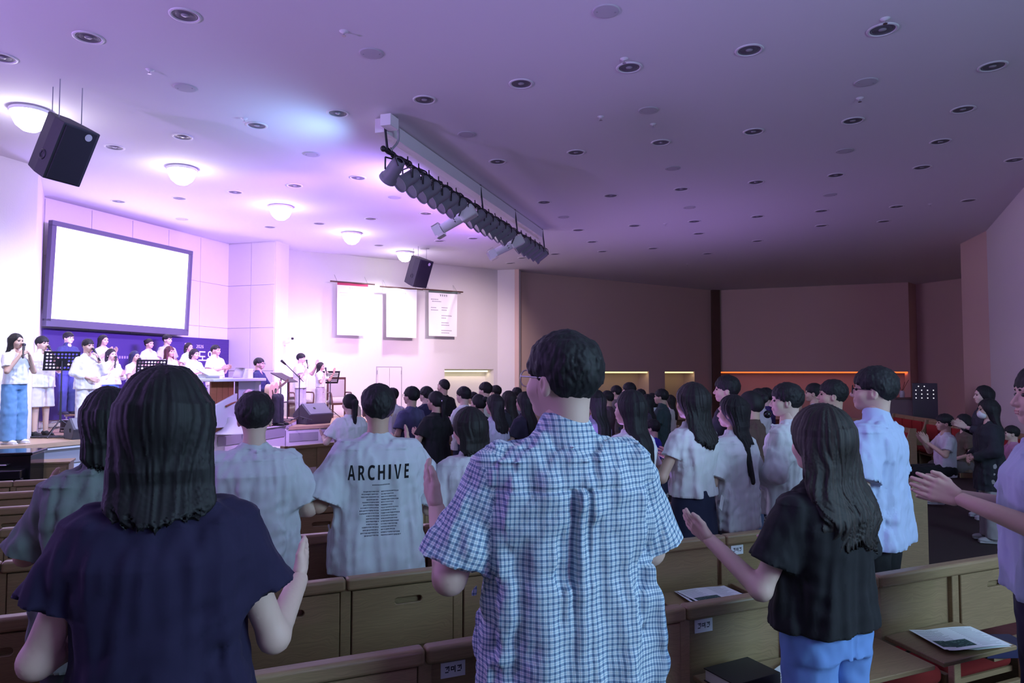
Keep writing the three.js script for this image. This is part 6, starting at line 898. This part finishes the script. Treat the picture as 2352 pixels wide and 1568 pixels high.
{   // guitar and stool
  gp.t.updateMatrixWorld(true); const q = gp.t.localToWorld(V(-0.06, 0.70, 0.26).multiplyScalar(gp.k)), g = thing('guitar', 'pale wooden acoustic guitar held by the seated man', 'guitar', q.toArray(), gp.t.rotation.y);
  const b = new THREE.Group(); b.name = 'guitar_body'; b.rotation.z = 0.3; g.add(b);
  const sh = new THREE.Shape(); sh.moveTo(-0.26, 0); sh.bezierCurveTo(-0.26, 0.24, -0.08, 0.22, 0.0, 0.13); sh.bezierCurveTo(0.06, 0.11, 0.1, 0.17, 0.17, 0.15); sh.bezierCurveTo(0.25, 0.12, 0.25, -0.12, 0.17, -0.15); sh.bezierCurveTo(0.1, -0.17, 0.06, -0.11, 0, -0.13); sh.bezierCurveTo(-0.08, -0.22, -0.26, -0.24, -0.26, 0);
  mesh('soundbox', new THREE.ExtrudeGeometry(sh, { depth: 0.09, bevelEnabled: true, bevelSize: 0.006, bevelThickness: 0.006, bevelSegments: 2, curveSegments: 14 }), std([0.7, 0.5, 0.32], 0.3), b);
  mesh('sound_hole', put(new THREE.CylinderGeometry(0.05, 0.05, 0.004, 20), 0.06, 0, 0.099, Math.PI / 2), M.black, b); mesh('neck', rbox(0.42, 0.05, 0.025, 0.44, 0, 0.095, 0.006), M.darkWood, b); mesh('headstock', rbox(0.15, 0.07, 0.02, 0.72, 0, 0.085, 0.006), M.darkWood, b); mesh('bridge', rbox(0.03, 0.14, 0.015, -0.1, 0, 0.1), M.darkWood, b); mesh('strings', merge([-2, -1, 0, 1, 2].map((i) => rod([-0.1, i * 0.008, 0.112], [0.68, i * 0.007, 0.112], 0.0015, 0.0015, 4))), M.metal, b);
  const s = thing('stool', 'dark round stool under the guitarist', 'stool', [gp.t.position.x, STAGE, gp.t.position.z]); mesh('seat', lathe([[0.0001, 0.47], [0.17, 0.47], [0.18, 0.45], [0.17, 0.42], [0.0001, 0.42]], 24), M.black, s); for (let k = 0; k < 4; k++) mesh('leg', rod([0.12 * Math.cos(k * 1.57), 0.43, 0.12 * Math.sin(k * 1.57)], [0.19 * Math.cos(k * 1.57), 0, 0.19 * Math.sin(k * 1.57)], 0.014), M.darkMetal, s);
}
const s6 = person({ label: 'man singer in a white tee and pale trousers beside the reading desk', px: 692, py: 812, z: 18.2, ground: WING, face: F + 10, armR: 'mic', armL: 'raise', shirt: { c: WHITE, ease: 0.05, sr: 0.09, hem: 0.84 }, pants: { c: [0.45, 0.45, 0.5], wide: 0.075 }, hair: hair('short', { vol: 0.008 }), shoe: WHITE });
heldMic(s6, -1, 'black microphone held by the man beside the reading desk');
const s7 = person({ label: 'woman singer in a white tee and wide grey trousers by the slotted stand', px: 737, py: 832, z: 18.4, ground: WING, face: F + 12, g: 'f', armR: 'mic', armL: 'raise', shirt: { c: WHITE, ease: 0.02, hem: 0.98 }, pants: { c: [0.45, 0.42, 0.42], wide: 0.095, ease: 0.02 }, hair: hair('long', { len: 1.3, wide: 0.095, c: HAIR.soft }) });
heldMic(s7, -1, 'black microphone held by the woman by the slotted stand');
renderer.render(scene, camera);
